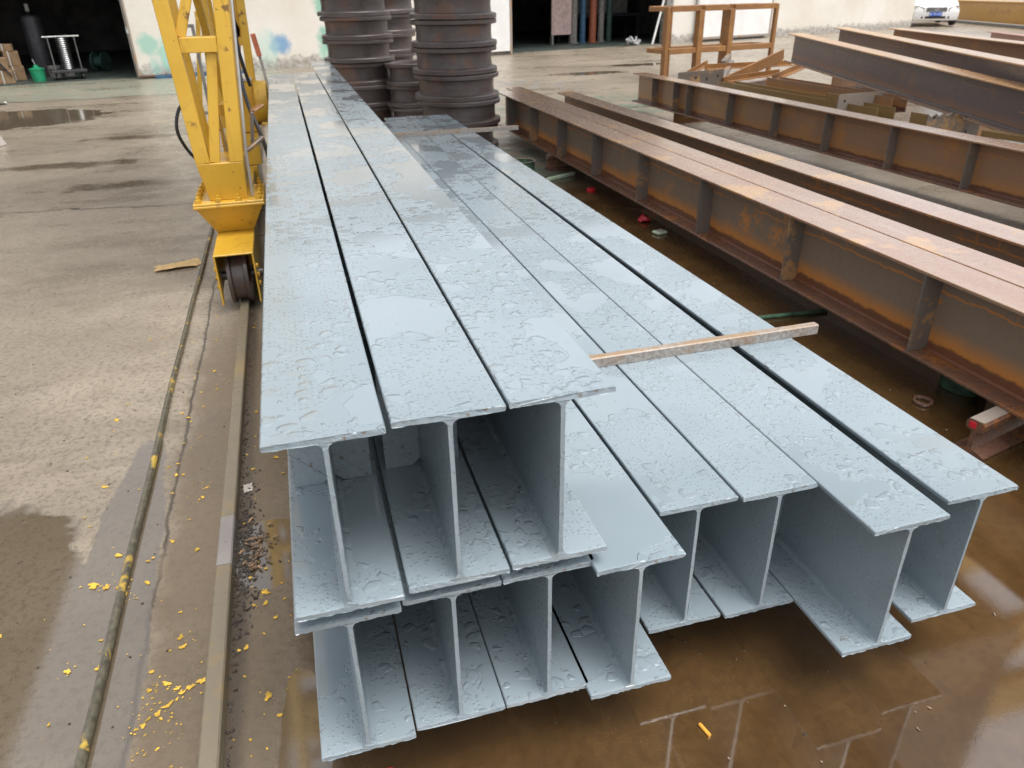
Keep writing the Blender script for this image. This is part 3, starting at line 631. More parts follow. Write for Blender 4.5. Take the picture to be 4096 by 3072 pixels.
def tilted(label, far, near, Ln, mats, Wd=0.22, Hh=0.38):
    f, n = Vector(far), Vector(near); d = n - f
    d.normalize(); st = f + d * Ln
    hx = math.hypot(d.x, d.y); rz = math.atan2(-(-d.x), -d.y) ; rx = math.atan2(-d.z, hx)
    return beam('dark_beam', label, DG, st.x, st.y, st.y + Ln, st.z, mats, Hh, Wd, 0.015, 0.0095, rz=-math.atan2(-d.x, -d.y), rx=rx)
tilted('dark purple-brown beam with orange top sloping across the scrap pile', (7.40, 10.5, 0.595), (6.22, 5.3, 0.39), 9.5, DM)
tilted('dark purple-brown beam lying just behind the sloping one', (8.95, 11.5, 0.60), (6.35, 5.4, 0.56), 10.0, DM)
tilted('brownish dark beam farthest back of the askew stack', (9.85, 11.3, 0.57), (8.45, 7.4, 0.57), 9.0, ('rust_flange_orange', 'rust_web_brown', 'rust_top', 'rust_stiff'))
for i, (x, y, zz, lab) in enumerate(((7.0, 8.4, 0.46, 'rusty block under the sloping dark beam near its far part'), (6.0, 4.0, 0.30, 'rusty block under the sloping dark beam near the right edge'), (8.6, 10.6, 0.55, 'rusty block under the beam behind the sloping one'), (9.6, 10.4, 0.53, 'rusty block under the hindmost askew beam'), (7.6, 7.0, 0.5, 'rusty block between the askew beams'))):
    t = thing('support_block', lab, 'block', (x, y, 0.0), R(10), 'blocks under the askew beams')
    MB().box(-0.45, 0.45, -0.09, 0.09, 0.0, 0.02).build('base', 'rust_low', t); MB().box(-0.4, 0.4, -0.012, 0.012, 0.021, zz - 0.021).build('web', 'rust_web_brown', t); MB().box(-0.45, 0.45, -0.09, 0.09, zz - 0.02, zz).build('top', 'rust_top', t)
t = thing('support_stub', 'short rusty box section under the far end of the brown ribbed beam', 'support', (5.08, 9.35, 0.0), R(8))
MB().box(-0.16, 0.3, -0.06, 0.06, 0.0, 0.012).build('base', 'rust_low', t); MB().box(-0.16, 0.3, -0.06, 0.06, 0.135, 0.147).build('top', 'rust_low', t); MB().box(-0.15, 0.3, 0.04, 0.052, 0.013, 0.134).build('side', 'rust_orange', t); MB().box(-0.15, 0.3, -0.012, 0.0, 0.06, 0.072).build('shelf', 'rust_orange', t)
t = thing('support_stub', 'rusty box section under the near part of the brown ribbed beam', 'support', (5.1, 3.0, 0.0), R(-3))
MB().box(-0.2, 0.4, -0.06, 0.06, 0.0, 0.147).build('block', 'rust_low', t, 0.006)

# scrap between the beams
SG = 'scrap steel pieces beyond the brown ribbed beam'
def scrapbar(label, a, b_, wd, ht, mat='rust_orange', ang=False):
    a, b_ = Vector(a), Vector(b_)
    q = MB()
    if ang: q.angle((0, 0, 0), b_ - a, wd, ht)
    else: q.bar((0, 0, 0), b_ - a, wd, ht)
    o = q.build('scrap_bar', mat, None, 0.002); o.location = a
    return tag(o, label, 'scrap bar', SG)
scrapbar('short rusty angle sloping up at the left end of the scrap pile', (6.2, 11.45, 0.37), (6.62, 11.6, 0.50), 0.07, 0.012, ang=True)
scrapbar('long level rusty angle across the top of the scrap pile', (6.4, 11.3, 0.45), (8.35, 11.85, 0.40), 0.085, 0.014, ang=True)
scrapbar('broad orange flat bar rising to the right on the scrap pile', (6.46, 10.8, 0.30), (8.0, 11.6, 0.60), 0.03, 0.16)
scrapbar('rusty angle low at the front of the scrap pile', (6.26, 10.4, 0.36), (7.55, 11.0, 0.36), 0.08, 0.014, ang=True)
scrapbar('rusty angle sticking out at the right of the scrap pile', (7.1, 10.5, 0.33), (8.3, 11.4, 0.42), 0.085, 0.014, ang=True)
scrapbar('dark square tube jutting from the middle of the scrap pile', (6.5, 10.9, 0.35), (7.15, 11.75, 0.50), 0.07, 0.07, 'rust_stiff')
scrapbar('dark square tube lying on the long level angle', (6.9, 11.6, 0.50), (7.3, 12.1, 0.56), 0.08, 0.08, 'rust_stiff')
scrapbar('thick rusty bar on the ground under the scrap pile', (6.0, 10.9, 0.1), (8.0, 11.9, 0.1), 0.12, 0.2, 'rust_low')
t = thing('drilled_plate', 'dark drilled steel plate standing at the left of the scrap pile', 'plate', (5.6, 10.62, 0.08), R(14), SG)
MB().box(0, 0.9, -0.007, 0.007, 0.0, 0.42).build('plate', 'rust_stiff', t, 0.002)
for i in range(4): MB().lathe([(0.001, 0), (0.018, 0), (0.018, 0.004), (0.001, 0.004)], 12, Matrix.Translation((0.12 + 0.22 * i, -0.0075, 0.30 + 0.03 * (i % 2))) @ Matrix.Rotation(R(90), 4, 'X'), close=False).build('bolt_hole', 'black', t)
def channel(label, a, b_, wd, ht, mat):
    a, b_ = Vector(a), Vector(b_); d = b_ - a; L = d.length
    t = thing('steel_channel', label, 'channel', a, math.atan2(-d.x, d.y), SG)
    MB().box(-wd / 2, wd / 2, 0, L, 0, 0.012).build('web', mat, t); MB().box(-wd / 2, -wd / 2 + 0.01, 0, L, 0.0125, ht).build('flange', mat, t); MB().box(wd / 2 - 0.01, wd / 2, 0, L, 0.0125, ht).build('flange', mat, t)
channel('yellowish rusty channel lying open side up behind the ribbed beam', (6.0, 9.9, 0.30), (6.12, 6.9, 0.30), 0.24, 0.13, 'rust_olive')
channel('grey-brown rusty channel lying beyond the yellowish one', (6.45, 9.5, 0.34), (6.45, 7.1, 0.34), 0.2, 0.16, 'rust_web_brown')
for i, (x, y, zz, wd, ht, lab) in enumerate(((6.05, 7.35, 0.0, 0.62, 0.53, 'rusty drilled plate standing across the channel ends'), (6.05, 6.05, 0.0, 0.7, 0.49, 'jagged rusty plate standing nearest the right edge'))):
    t = thing('end_plate', lab, 'plate', (x - 0.2, y, zz), R(4), SG)
    b = MB(); nn = 14
    top = [(wd * k / nn, ht - (0.03 * (k % 2) + 0.16 * max(0, k / nn - 0.45)) * i) for k in range(nn + 1)]
    sec = [(0, 0)] + [(wd, 0)] + list(reversed(top))
    b.loft([[Vector((p[0], yy, p[1])) for p in sec] for yy in (-0.008, 0.008)]).build('plate', 'rust_bar' if i == 0 else 'rust_stiff', t)
    MB().box(0, 0.012, 0.0085, 0.2, 0, ht - 0.002).build('return_edge', 'rust_olive', t)
    for k in range(2): MB().lathe([(0.001, 0), (0.013, 0), (0.013, 0.003), (0.001, 0.003)], 10, Matrix.Translation((0.08 + 0.45 * k, -0.0085, 0.46 - 0.16 * k)) @ Matrix.Rotation(R(90), 4, 'X'), close=False).build('bolt_hole', 'black', t)
scrapbar('flat yellowish bar on the ground at the right behind the ribbed beam', (6.0, 5.5, 0.40), (6.25, 3.6, 0.40), 0.12, 0.05, 'rust_olive')

# rusty standing frame
fr = thing('tube_rack', 'orange rusty rack of square tubes standing before the white door', 'rack', (7.12, 14.1, 0.0), R(12))
def ft(name, a, b_, s_, mat='rust_orange'): return MB().bar(a, b_, s_, s_).build(name, mat, fr, 0.006)
FW, FD, FH = 2.75, 0.55, 1.29
for x, y, s_ in ((0, 0, 0.08), (FW, 0, 0.08), (0.78, -0.0, 0.13), (1.55, -0.0, 0.13), (0.45, FD, 0.13), (1.95, FD, 0.13)):
    ft('post', (x, y, 0), (x, y, FH - 0.07 if s_ > 0.1 else FH), s_)
for z, h_ in ((FH - 0.04, 0.1), (0.52, 0.1)):
    for x0, x1 in ((0.043, 0.712), (0.848, 1.482), (1.618, FW - 0.043)): ft('rail', (x0, 0.0, z), (x1, 0.0, z), h_)
    for x0, x1 in ((0.0, 0.382), (0.518, 1.882), (2.018, FW)): ft('rear_rail', (x0, FD, z), (x1, FD, z), h_ * 0.9)
for x in (0, FW):
    for z in (FH - 0.04, 0.52): ft('end_rail', (x, 0.045, z), (x, FD - 0.05, z), 0.08)

# ------------------------------------------------------------------ stacks of forged rings
def make_ring(rad, ht):
    fl = 0.040; iw = rad - 0.056
    prof = [(rad, 0.0), (rad, fl), (rad - 0.006, fl + 0.008), (iw, fl + 0.02), (iw - 0.006, ht / 2), (iw, ht - fl - 0.016), (rad - 0.004, ht - fl - 0.004), (rad, ht - fl), (rad, ht - 0.006), (rad - 0.008, ht),
            (rad - 0.07, ht), (rad - 0.085, ht - 0.03), (rad - 0.09, 0.03), (rad - 0.075, 0.0)]
    return prof
def stack(x, y, n, rad, ht, lab, lean=0.026, gap=0.012):
    z = 0.0
    for k in range(n):
        t = MB().lathe(make_ring(rad * random.uniform(0.985, 1.01), ht), 56, jit=0.005)
        o = t.build('forged_ring', 'ring', None, 0, False)
        for p in o.data.polygons: p.use_smooth = True
        try: o.data.set_sharp_from_angle(angle=R(35))
        except Exception: pass
        o.location = (x + random.uniform(-lean, lean), y + random.uniform(-lean, lean), z)
        o.rotation_euler = (random.uniform(-0.009, 0.009), random.uniform(-0.009, 0.009), random.uniform(0, 6))
        tag(o, '%s brown steel ring from the ground, %s' % (ORD[k], lab), 'steel ring', 'stacked steel rings')
        z += ht + gap * random.uniform(0.4, 1.3)
stack(1.885, 8.85, 7, 0.475, 0.260, 'near stack beside the beam ends')
stack(1.04, 10.95, 7, 0.465, 0.260, 'stack behind the top beam layer')
stack(1.62, 12.5, 6, 0.46, 0.260, 'hindmost mostly hidden stack')
stack(1.70, 10.55, 3, 0.40, 0.260, 'short stack between the two tall ones')

# ------------------------------------------------------------------ crane rail and hose
rl = thing('crane_rail', 'worn flat-topped crane rail set in the concrete left of the stack', 'rail', (-0.39, 0, 0.0))
b = MB()
pr = [(-0.026, 0.0015), (0.026, 0.0015), (0.0235, 0.034), (0.019, 0.038), (-0.019, 0.038), (-0.0235, 0.034)]
for i, (ya, yb, mt) in enumerate(((0.2, 1.955, 'rail'), (1.957, 2.21, 'rail_worn'), (2.212, 19.3, 'rail'))):
    MB().loft([[Vector((p[0], k, p[1] + (0.0006 if i == 1 else 0))) for p in pr] for k in (ya, yb)]).build('rail_length' if i != 1 else 'ground_joint', mt, rl)
pts = []
for k in range(90):
    y = 0.3 + k * 0.085
    pts.append((-0.687 + 0.004 * math.sin(y * 1.3) + 0.0015 * math.sin(y * 5.3), y, 0.0145))
o = MB().tube(pts, 0.0125, 12).build('hose', 'hose', None, 0, True)
tag(o, 'paint-spattered grey-green hose lying along the ground left of the rail', 'hose')

# ------------------------------------------------------------------ yellow gantry crane
cr = thing('gantry_crane', 'yellow gantry crane leg on a rail wheel left of the painted beams', 'crane', (-0.395, 4.6, 0.0))
def cp(name, mb, mat='yellow', bev=0.003, parent=None, smooth=False): return mb.build(name, mat, parent or cr, bev, smooth)
def bogie(yc, sgn):
    # wheel housing: inverted channel open towards the camera side
    b = MB(); y0, y1 = yc - 0.42, yc + 0.10
    ys = sorted((y0, y1))
    b.box(-0.105, 0.105, ys[0], ys[1], 0.342, 0.352)
    hs_ = cp('wheel_housing', b)
    for s_ in (-1, 1):
        pl = [(ys[0], 0.341), (ys[1], 0.341), (ys[1], 0.12), (ys[0] + 0.10, 0.12), (ys[0] + 0.03, 0.065), (ys[0], 0.065)]
        q = MB().loft([[Vector((xx, p[0], p[1])) for p in pl] for xx in (s_ * 0.096, s_ * 0.105)])
        sp = cp('side_plate', q, 'yellow', 0.001)
        for k in range(3): cp('bolt', MB().lathe([(0.001, 0), (0.014, 0), (0.014, 0.012), (0.001, 0.012)], 6, Matrix.Translation((s_ * 0.1055, ys[0] + 0.05 + 0.0 * k, 0.16 + 0.05 * k)) @ Matrix.Rotation(R(90) * s_, 4, 'Y'), close=False), 'yellow', 0, sp)
    wz = 0.038 + 0.140
    M = Matrix.Translation((0.0, yc - 0.24, wz)) @ Matrix.Rotation(R(90), 4, 'Y')
    prf = [(0.001, -0.062), (0.05, -0.062), (0.06, -0.055), (0.16, -0.055), (0.162, -0.036), (0.142, -0.030), (0.140, 0.030), (0.162, 0.036), (0.16, 0.055), (0.06, 0.055), (0.05, 0.062), (0.001, 0.062)]
    cp('wheel', MB().lathe(prf, 40, M, close=False), 'wheel', 0, None, True)
    cp('axle', MB().lathe([(0.001, -0.13), (0.025, -0.13), (0.025, 0.13), (0.001, 0.13)], 14, M, close=False), 'wheel', 0)
    # funnel
    lo = [(-0.105, yc + 0.05), (0.105, yc + 0.05), (0.105, yc + 0.26), (-0.105, yc + 0.26)]
    hi = [(-0.185, yc - 0.06), (0.185, yc - 0.06), (0.185, yc + 0.36), (-0.185, yc + 0.36)]
    cp('funnel', MB().loft([[Vector((p[0], p[1], 0.353)) for p in lo], [Vector((p[0], p[1], 0.524)) for p in hi]]))
    cp('carriage_block', MB().box(-0.10, 0.10, yc + 0.102, yc + 0.5, 0.12, 0.341), 'yellow')
    cp('lower_plate', MB().box(-0.196, 0.196, yc - 0.075, yc + 0.375, 0.5245, 0.5385))
    pl = cp('upper_plate', MB().box(-0.194, 0.194, yc - 0.073, yc + 0.373, 0.539, 0.553))
    bo = []
    for k in range(4):
        bo.append((-0.165 + 0.11 * k, yc - 0.05)); bo.append((-0.165 + 0.11 * k, yc + 0.35))
    for k in range(1, 4): bo += [(-0.17, yc - 0.05 + 0.1 * k), (0.17, yc - 0.05 + 0.1 * k)]
    for (bx_, by_) in bo:
        q = MB().lathe([(0.001, 0.5535), (0.019, 0.5535), (0.019, 0.557), (0.0165, 0.557), (0.0165, 0.573), (0.010, 0.575), (0.010, 0.590), (0.001, 0.590)], 6, Matrix.Translation((bx_, by_, 0)), close=False)
        cp('bolt', q, 'yellow', 0, pl)
bogie(0.0, 1)
# leg foot box
def quadbox(name, lo, hi, z0, z1, bev=0.003):
    return cp(name, MB().loft([[Vector((p[0], p[1], z0)) for p in lo], [Vector((p[0], p[1], z1)) for p in hi]]), 'yellow', bev)
quadbox('foot_box', [(-0.102, -0.01), (0.105, -0.01), (0.105, 0.31), (-0.102, 0.31)], [(-0.135, -0.035), (0.118, -0.035), (0.118, 0.335), (-0.135, 0.335)], 0.554, 0.765)
TOP = 5.2
def chord(name, x0, x1, y0, y1, wd, dp):
    q = MB().loft([[Vector((x0 + sx * wd / 2, y0 + sy * dp / 2, 0.7655)) for sx, sy in ((-1, -1), (1, -1), (1, 1), (-1, 1))],
                   [Vector((x1 + sx * wd / 2, y1 + sy * dp / 2, TOP)) for sx, sy in ((-1, -1), (1, -1), (1, 1), (-1, 1))]])
    return cp(name, q)
ks = (TOP - 0.765) / (1.58 - 0.765)
xl0, xl1 = -0.098, -0.098 - 0.045 * ks; xr0, xr1 = 0.082, 0.082 + 0.066 * ks
chord('front_chord', xl0, xl1, 0.0, 0.0, 0.075, 0.07); chord('front_chord', xr0, xr1, 0.0, 0.0, 0.075, 0.07)
cp('rear_chord', MB().tube([(xl0 + 0.01, 0.28, 0.77), (xl1 + 0.01, 0.34, TOP)], 0.036, 16), 'yellow', 0, None, True)
chord('rear_chord', xr0, xr1, 0.29, 0.35, 0.07, 0.07)
def lx(z): return xl0 + (xl1 - xl0) * (z - 0.765) / (TOP - 0.765)
def rxx(z): return xr0 + (xr1 - xr0) * (z - 0.765) / (TOP - 0.765)
for z in (1.37, 2.0, 2.65, 3.3, 4.0, 4.7):
    cp('tie', MB().bar((lx(z) + 0.038, 0.0, z), (rxx(z) - 0.038, 0.0, z), 0.06, 0.075)); cp('tie', MB().bar((lx(z) + 0.04, 0.3, z), (rxx(z) - 0.036, 0.3, z), 0.05, 0.06))
    cp('cross_tie', MB().bar((rxx(z), 0.036, z), (rxx(z), 0.26, z), 0.05, 0.06))
cp('brace', MB().bar((-0.035, -0.012, 0.766), (rxx(1.36) - 0.075, 0.006, 1.33), 0.055, 0.03, (0, -1, 0)))
zs = (1.41, 1.98, 2.03, 2.63, 2.68, 3.28, 3.33, 3.98, 4.03, 4.68)
for k in range(0, 10, 2):
    a_, b_ = zs[k], zs[k + 1]
    if (k // 2) % 2 == 0: cp('brace', MB().bar((lx(a_) + 0.05, 0.0, a_), (rxx(b_) - 0.05, 0.0, b_), 0.05, 0.03, (0, -1, 0)))
    else: cp('brace', MB().bar((rxx(a_) - 0.05, 0.0, a_), (lx(b_) + 0.05, 0.0, b_), 0.05, 0.03, (0, -1, 0)))
# carriage beam along the rail, rear leg and drive
cp('carriage_beam', MB().box(-0.07, 0.07, 0.505, 1.98, 0.14, 0.335))
cp('longitudinal_tie', MB().bar((0.03, 0.34, 1.0), (0.03, 2.35, 0.86), 0.05, 0.06))
cp('long_brace', MB().bar((0.10, 0.33, 0.62), (0.07, 2.3, 2.5), 0.05, 0.05)); cp('long_brace', MB().bar((-0.10, 0.31, 2.6), (-0.06, 2.35, 0.72), 0.05, 0.05))
cp('gusset', MB().loft([[Vector(p) for p in ((xx, 0.336, 0.56), (xx, 0.95, 0.345), (xx, 0.336, 1.02))] for xx in (-0.005, 0.005)]), 'yellow', 0)
cp('stay', MB().bar((-0.03, 0.40, 0.60), (-0.03, 0.92, 0.36), 0.09, 0.012))
rear = [(-0.11, 2.42, -0.15, 0.075), (0.145, 2.42, 0.205, 0.062), (-0.09, 2.75, -0.13, 0.06)]
for x0, y0, x1, wd in rear:
    q = MB().loft([[Vector((x0 + sx * wd / 2, y0 + sy * 0.033, 0.62)) for sx, sy in ((-1, -1), (1, -1), (1, 1), (-1, 1))], [Vector((x0 + (x1 - x0) * (TOP - 0.62) / 0.95 * 0.35 + sx * wd / 2, y0 + sy * 0.033, TOP)) for sx, sy in ((-1, -1), (1, -1), (1, 1), (-1, 1))]])
    cp('rear_leg_chord', q)
for z in (1.27, 1.9, 2.6, 3.4, 4.3): cp('rear_tie', MB().bar((-0.09, 2.42, z), (0.14, 2.42, z), 0.05, 0.06))
cp('rear_brace', MB().bar((0.05, 2.44, 0.99), (0.14, 2.44, 1.62), 0.05, 0.03, (0, -1, 0))); cp('rear_brace', MB().bar((-0.08, 2.44, 1.95), (0.12, 2.44, 1.3), 0.05, 0.03, (0, -1, 0)))
cp('gearbox', MB().box(-0.01, 0.155, 2.30, 2.40, 0.58, 0.975)); cp('gearbox_cap', MB().box(-0.01, 0.155, 2.29, 2.41, 0.9765, 1.0), 'galv')
cp('drive_cover', MB().lathe([(0.001, 0.0), (0.155, 0.0), (0.165, 0.012), (0.165, 0.10), (0.15, 0.112), (0.001, 0.112)], 36, Matrix.Translation((0.156, 2.36, 0.81)) @ Matrix.Rotation(R(90), 4, 'Y'), close=False), 'yellow', 0, None, True)
cp('drive_shaft', MB().lathe([(0.001, 0.0), (0.04, 0.0), (0.04, 0.05), (0.02, 0.055), (0.02, 0.08), (0.001, 0.08)], 16, Matrix.Translation((0.2685, 2.36, 0.81)) @ Matrix.Rotation(R(90), 4, 'Y'), close=False), 'yellow', 0, None, True)
cp('rear_housing', MB().box(-0.10, 0.10, 1.985, 2.7, 0.05, 0.36)); cp('rear_block', MB().box(-0.14, 0.14, 2.0, 2.9, 0.365, 0.575))
cp('pipe_support', MB().tube([(0.132, 0.03, 0.56), (0.136, 0.03, 0.80), (0.193, 0.03, 1.5), (0.30, 0.03, 2.8)], 0.009, 8), 'galv', 0)
cp('limit_bracket', MB().bar((0.14, 0.1, 0.80), (0.24, 0.16, 0.86), 0.03, 0.02), 'rust_stiff'); cp('limit_bracket', MB().bar((0.17, 0.2, 0.80), (0.2, 0.2, 1.0), 0.04, 0.02), 'rust_stiff'); cp('limit_bracket', MB().bar((0.2, 0.2, 1.0), (0.26, 0.24, 1.03), 0.05, 0.012), 'rust_orange')
def cable(pts, r_): # smooth through points
    P = [Vector(p) for p in pts]; out = []
    for i in range(len(P) - 1):
        p0, p1, p2, p3 = P[max(i - 1, 0)], P[i], P[i + 1], P[min(i + 2, len(P) - 1)]
        for k in range(8):
            t_ = k / 8
            out.append(0.5 * ((2 * p1) + (-p0 + p2) * t_ + (2 * p0 - 5 * p1 + 4 * p2 - p3) * t_ ** 2 + (-p0 + 3 * p1 - 3 * p2 + p3) * t_ ** 3))
    out.append(P[-1]); cp('cable', MB().tube(out, r_, 8), 'black', 0, None, True)
cable([(0.15, 2.3, 2.4), (0.09, 1.9, 1.75), (0.12, 1.2, 1.35), (0.16, 0.6, 1.05), (0.215, 0.42, 0.86), (0.245, 0.3, 0.74), (0.25, 0.36, 0.55)], 0.012)
cable([(0.19, 2.6, 2.6), (0.135, 2.3, 1.9), (0.10, 2.1, 1.3), (0.14, 2.2, 0.95)], 0.014)
cable([(-0.12, 0.3, 1.1), (-0.20, 0.25, 1.02), (-0.225, 0.22, 0.9), (-0.17, 0.25, 0.76), (-0.10, 0.3, 0.73)], 0.010)
cable([(0.23, 2.25, 0.66), (0.27, 2.1, 0.6), (0.26, 1.6, 0.48), (0.24, 1.3, 0.4)], 0.009)
# the girder overhead (seen mirrored in the puddles)
GY0, GY1 = 0.1, 2.45; GX1 = 13.5
for y in (GY0, GY1):
    cp('girder_chord', MB().box(-0.9, GX1, y - 0.09, y + 0.09, 5.205, 5.40)); cp('girder_web', MB().box(-0.9, GX1, y - 0.07, y + 0.07, 6.30, 7.05))
    x = -0.5; k = 0
    while x < GX1 - 0.9:
        cp('girder_diagonal', MB().bar((x, y, 5.40), (x + 0.75, y, 6.30), 0.09, 0.09) if k % 2 == 0 else MB().bar((x, y, 6.30), (x + 0.75, y, 5.40), 0.09, 0.09)); x += 0.75; k += 1
for x in (-0.6, 3.0, 6.6, 10.2, 13.2): cp('girder_tie', MB().box(x - 0.07, x + 0.07, GY0 + 0.095, GY1 - 0.095, 5.23, 5.37))
cp('sky_blocker_box', MB().box(0.0, 7.75, GY0 - 0.25, GY1 + 0.25, 5.05, 9.6), 'sheet')  # unseen box added overhead, sized to block sky mirrored in the front puddle
for y in (GY0, GY1): cp('far_leg', MB().bar((12.8, y, 0.0), (12.8, y, 5.2), 0.3, 0.3))

# second yellow lifting frame far behind the leg
t = thing('lifting_frame', 'small yellow A-frame standing behind the crane leg near the wall', 'frame', (-0.88, 11.4, 0.0), R(8))
for (a_, b_, wd) in (((-0.28, 0, 0), (-0.05, 0, 1.36), 0.055), ((0.30, 0, 0), (0.06, 0, 1.36), 0.055), ((-0.05, 0.25, 0), (0.0, 0.05, 1.3), 0.05), ((0.55, 0.2, 0), (0.2, 0.05, 1.0), 0.05)):
    MB().bar(a_, b_, wd, wd).build('strut', 'yellow', t, 0.003)
MB().tube([(-0.06, 0, 1.36), (-0.06, 0, 1.42), (0.0, 0, 1.47), (0.06, 0, 1.42), (0.06, 0, 1.36)], 0.022, 8).build('lifting_eye', 'yellow', t, 0, True)
MB().box(-0.36, 0.62, -0.05, 0.3, 0.0, 0.05).build('base', 'yellow', t, 0.004); MB().box(0.1, 0.22, -0.02, 0.1, 0.055, 0.62).build('column', 'yellow', t, 0.004)
t = thing('grey_stand', 'grey steel stand between the crane leg and the yellow A-frame', 'stand', (-1.06, 11.0, 0.0), R(5))
for sx in (-0.1, 0.1): MB().bar((sx, 0, 0), (sx * 0.8, 0, 1.3), 0.04, 0.04).build('post', 'grey_post', t, 0.002)
for z in (0.25, 1.28): MB().bar((-0.07, 0, z), (0.07, 0, z), 0.03, 0.04).build('rung', 'grey_post', t, 0.002)
t = thing('red_handled_jack', 'red-topped steel pole behind the crane drive beside the wall', 'pole', (-0.35, 15.5, 0.0), R(0))
MB().bar((0.1, 0, 0), (0.02, 0, 0.62), 0.05, 0.05).build('pole', 'grey_post', t, 0.003); MB().bar((0.018, 0, 0.625), (-0.04, 0, 1.0), 0.09, 0.09).build('sleeve', 'orange', t, 0.006)

# overhanging shed roof to the left (out of frame, mirrored in the left puddle)
sh = thing('shed_roof', 'corrugated shed roof left of the yard', 'roof', (-4.1, 2.0, 6.0))
rings = []
for k in range(0, 105):
    y = k * 0.1; c_ = 0.05 * (1 if k % 2 else -1)
    rings.append([Vector((0, y, c_)), Vector((-6, y, 1.0 + c_)), Vector((-6, y, 1.04 + c_)), Vector((0, y, 0.02 + c_))])
MB().loft(rings).build('sheet', 'sheet', sh)
for y in (0.5, 9.9): MB().box(-4.1, -3.9, y - 0.1, y + 0.1, -6.0, 0.5).build('post', 'grey_post', sh)

# ------------------------------------------------------------------ car
def car():
    t = thing('parked_car', 'white saloon car parked beside the workshop corner, nose towards the yard', 'car', (26.15, 27.85, 0.03), R(-32)); t.scale = (1.06, 1.06, 1.06)
    def sec(y, hw, zb, zt, hw2, rr=0.06):
        return [Vector(p) for p in ((-hw + rr, y, zb), (hw - rr, y, zb), (hw, y, zb + rr), (hw, y, (zb + zt) * .55), (hw2, y, zt - 0.03), (hw2 - 0.10, y, zt), (-hw2 + 0.10, y, zt), (-hw2, y, zt - 0.03), (-hw, y, (zb + zt) * .55), (-hw, y, zb + rr))]
    b = MB().loft([sec(0.0, 0.56, 0.26, 0.60, 0.5), sec(0.05, 0.76, 0.20, 0.70, 0.64), sec(0.18, 0.85, 0.19, 0.77, 0.76), sec(0.5, 0.87, 0.19, 0.86, 0.80), sec(1.15, 0.88, 0.19, 0.96, 0.82), sec(3.4, 0.88, 0.19, 0.99, 0.82), sec(4.1, 0.84, 0.24, 0.95, 0.78), sec(4.25, 0.74, 0.3, 0.9, 0.7)])
    b.build('body', 'carpaint', t, 0.012, True, 2)
    b = MB().loft([[Vector((sx * hw, y, z)) for sx, hw, z in ((-1, .8, 0.97), (1, .8, 0.97), (1, h2, zt), (-1, h2, zt))] for y, h2, zt in ((1.15, .78, 0.985), (1.9, .62, 1.42), (3.0, .62, 1.43), (3.75, .72, 1.0))])
    b.build('cabin', 'glass', t, 0.02); MB().box(-0.6, 0.6, 1.95, 3.0, 1.4215, 1.46).build('roof', 'carpaint', t, 0.02)
    g = MB().box(-0.36, 0.36, -0.012, 0.05, 0.50, 0.66).build('grille', 'black', t, 0.01)
    for z in (0.525, 0.56, 0.60, 0.635): MB().box(-0.35, 0.35, -0.02, -0.0125, z - 0.006, z + 0.006).build('grille_bar', 'chrome', g)
    e = MB().lathe([(0.058, -0.006), (0.07, -0.006), (0.07, 0.006), (0.058, 0.006)], 24, Matrix.Translation((0, -0.032, 0.585)) @ Matrix.Rotation(R(90), 4, 'X')).build('emblem', 'chrome', g)
    for a_, b_ in (((-0.03, 0.052), (0, 0.006)), ((0.03, 0.052), (0, 0.006)), ((-0.052, 0.02), (-0.024, -0.05)), ((-0.024, -0.05), (0, -0.006)), ((0, -0.006), (0.024, -0.05)), ((0.024, -0.05), (0.052, 0.02))):
        MB().bar((a_[0], -0.032, 0.585 + a_[1]), (b_[0], -0.032, 0.585 + b_[1]), 0.012, 0.008, (0, -1, 0)).build('emblem_stroke', 'chrome', g)
    for s_ in (-1, 1):
        q = [(0.42, 0.50), (0.74, 0.56), (0.80, 0.70), (0.66, 0.735), (0.42, 0.66)]
        MB().loft([[Vector((s_ * p[0], yy + (p[0] - 0.42) * 0.30, p[1])) for p in q] for yy in (-0.01, 0.06)]).build('headlight', 'lamp', t, 0.008)
        q = [(0.44, 0.265), (0.72, 0.275), (0.72, 0.34), (0.44, 0.345)]
        fl = MB().loft([[Vector((s_ * p[0], yy + (p[0] - 0.44) * 0.22, p[1])) for p in q] for yy in (-0.012, 0.05)]).build('fog_recess', 'black', t, 0.006)
        MB().lathe([(0.001, 0), (0.035, 0), (0.03, 0.01), (0.001, 0.014)], 16, Matrix.Translation((s_ * 0.66, 0.03, 0.305)) @ Matrix.Rotation(R(90), 4, 'X'), close=False).build('fog_lamp', 'lamp', fl)
        for y in (0.78, 3.3):
            wv = MB().lathe([(0.001, -0.1), (0.2, -0.1), (0.30, -0.09), (0.305, 0.0), (0.30, 0.09), (0.2, 0.1), (0.001, 0.1)], 28, Matrix.Translation((s_ * 0.79, y, 0.305)) @ Matrix.Rotation(R(90), 4, 'Y'), close=False).build('wheel', 'black', t, 0, True)
            MB().lathe([(0.001, 0.0), (0.19, 0.0), (0.19, 0.008), (0.001, 0.02)], 20, Matrix.Translation((s_ * 0.893, y, 0.305)) @ Matrix.Rotation(R(90) * s_, 4, 'Y'), close=False).build('rim', 'chrome', wv)
        MB().box(min(s_ * .87, s_ * 1.0), max(s_ * .87, s_ * 1.0), 1.35, 1.5, 0.95, 1.08).build('mirror', 'carpaint', t, 0.02)
    MB().box(-0.36, 0.36, -0.012, 0.03, 0.265, 0.35).build('lower_intake', 'black', t, 0.008)
    p = MB().box(-0.22, 0.22, -0.03, -0.015, 0.355, 0.495).build('number_plate', 'plate_blue', t, 0.003)
    cu = bpy.data.curves.new('plate_text', 'FONT'); cu.body = 'G 7U123'; cu.align_x = 'CENTER'; cu.size = 0.115; cu.extrude = 0.001
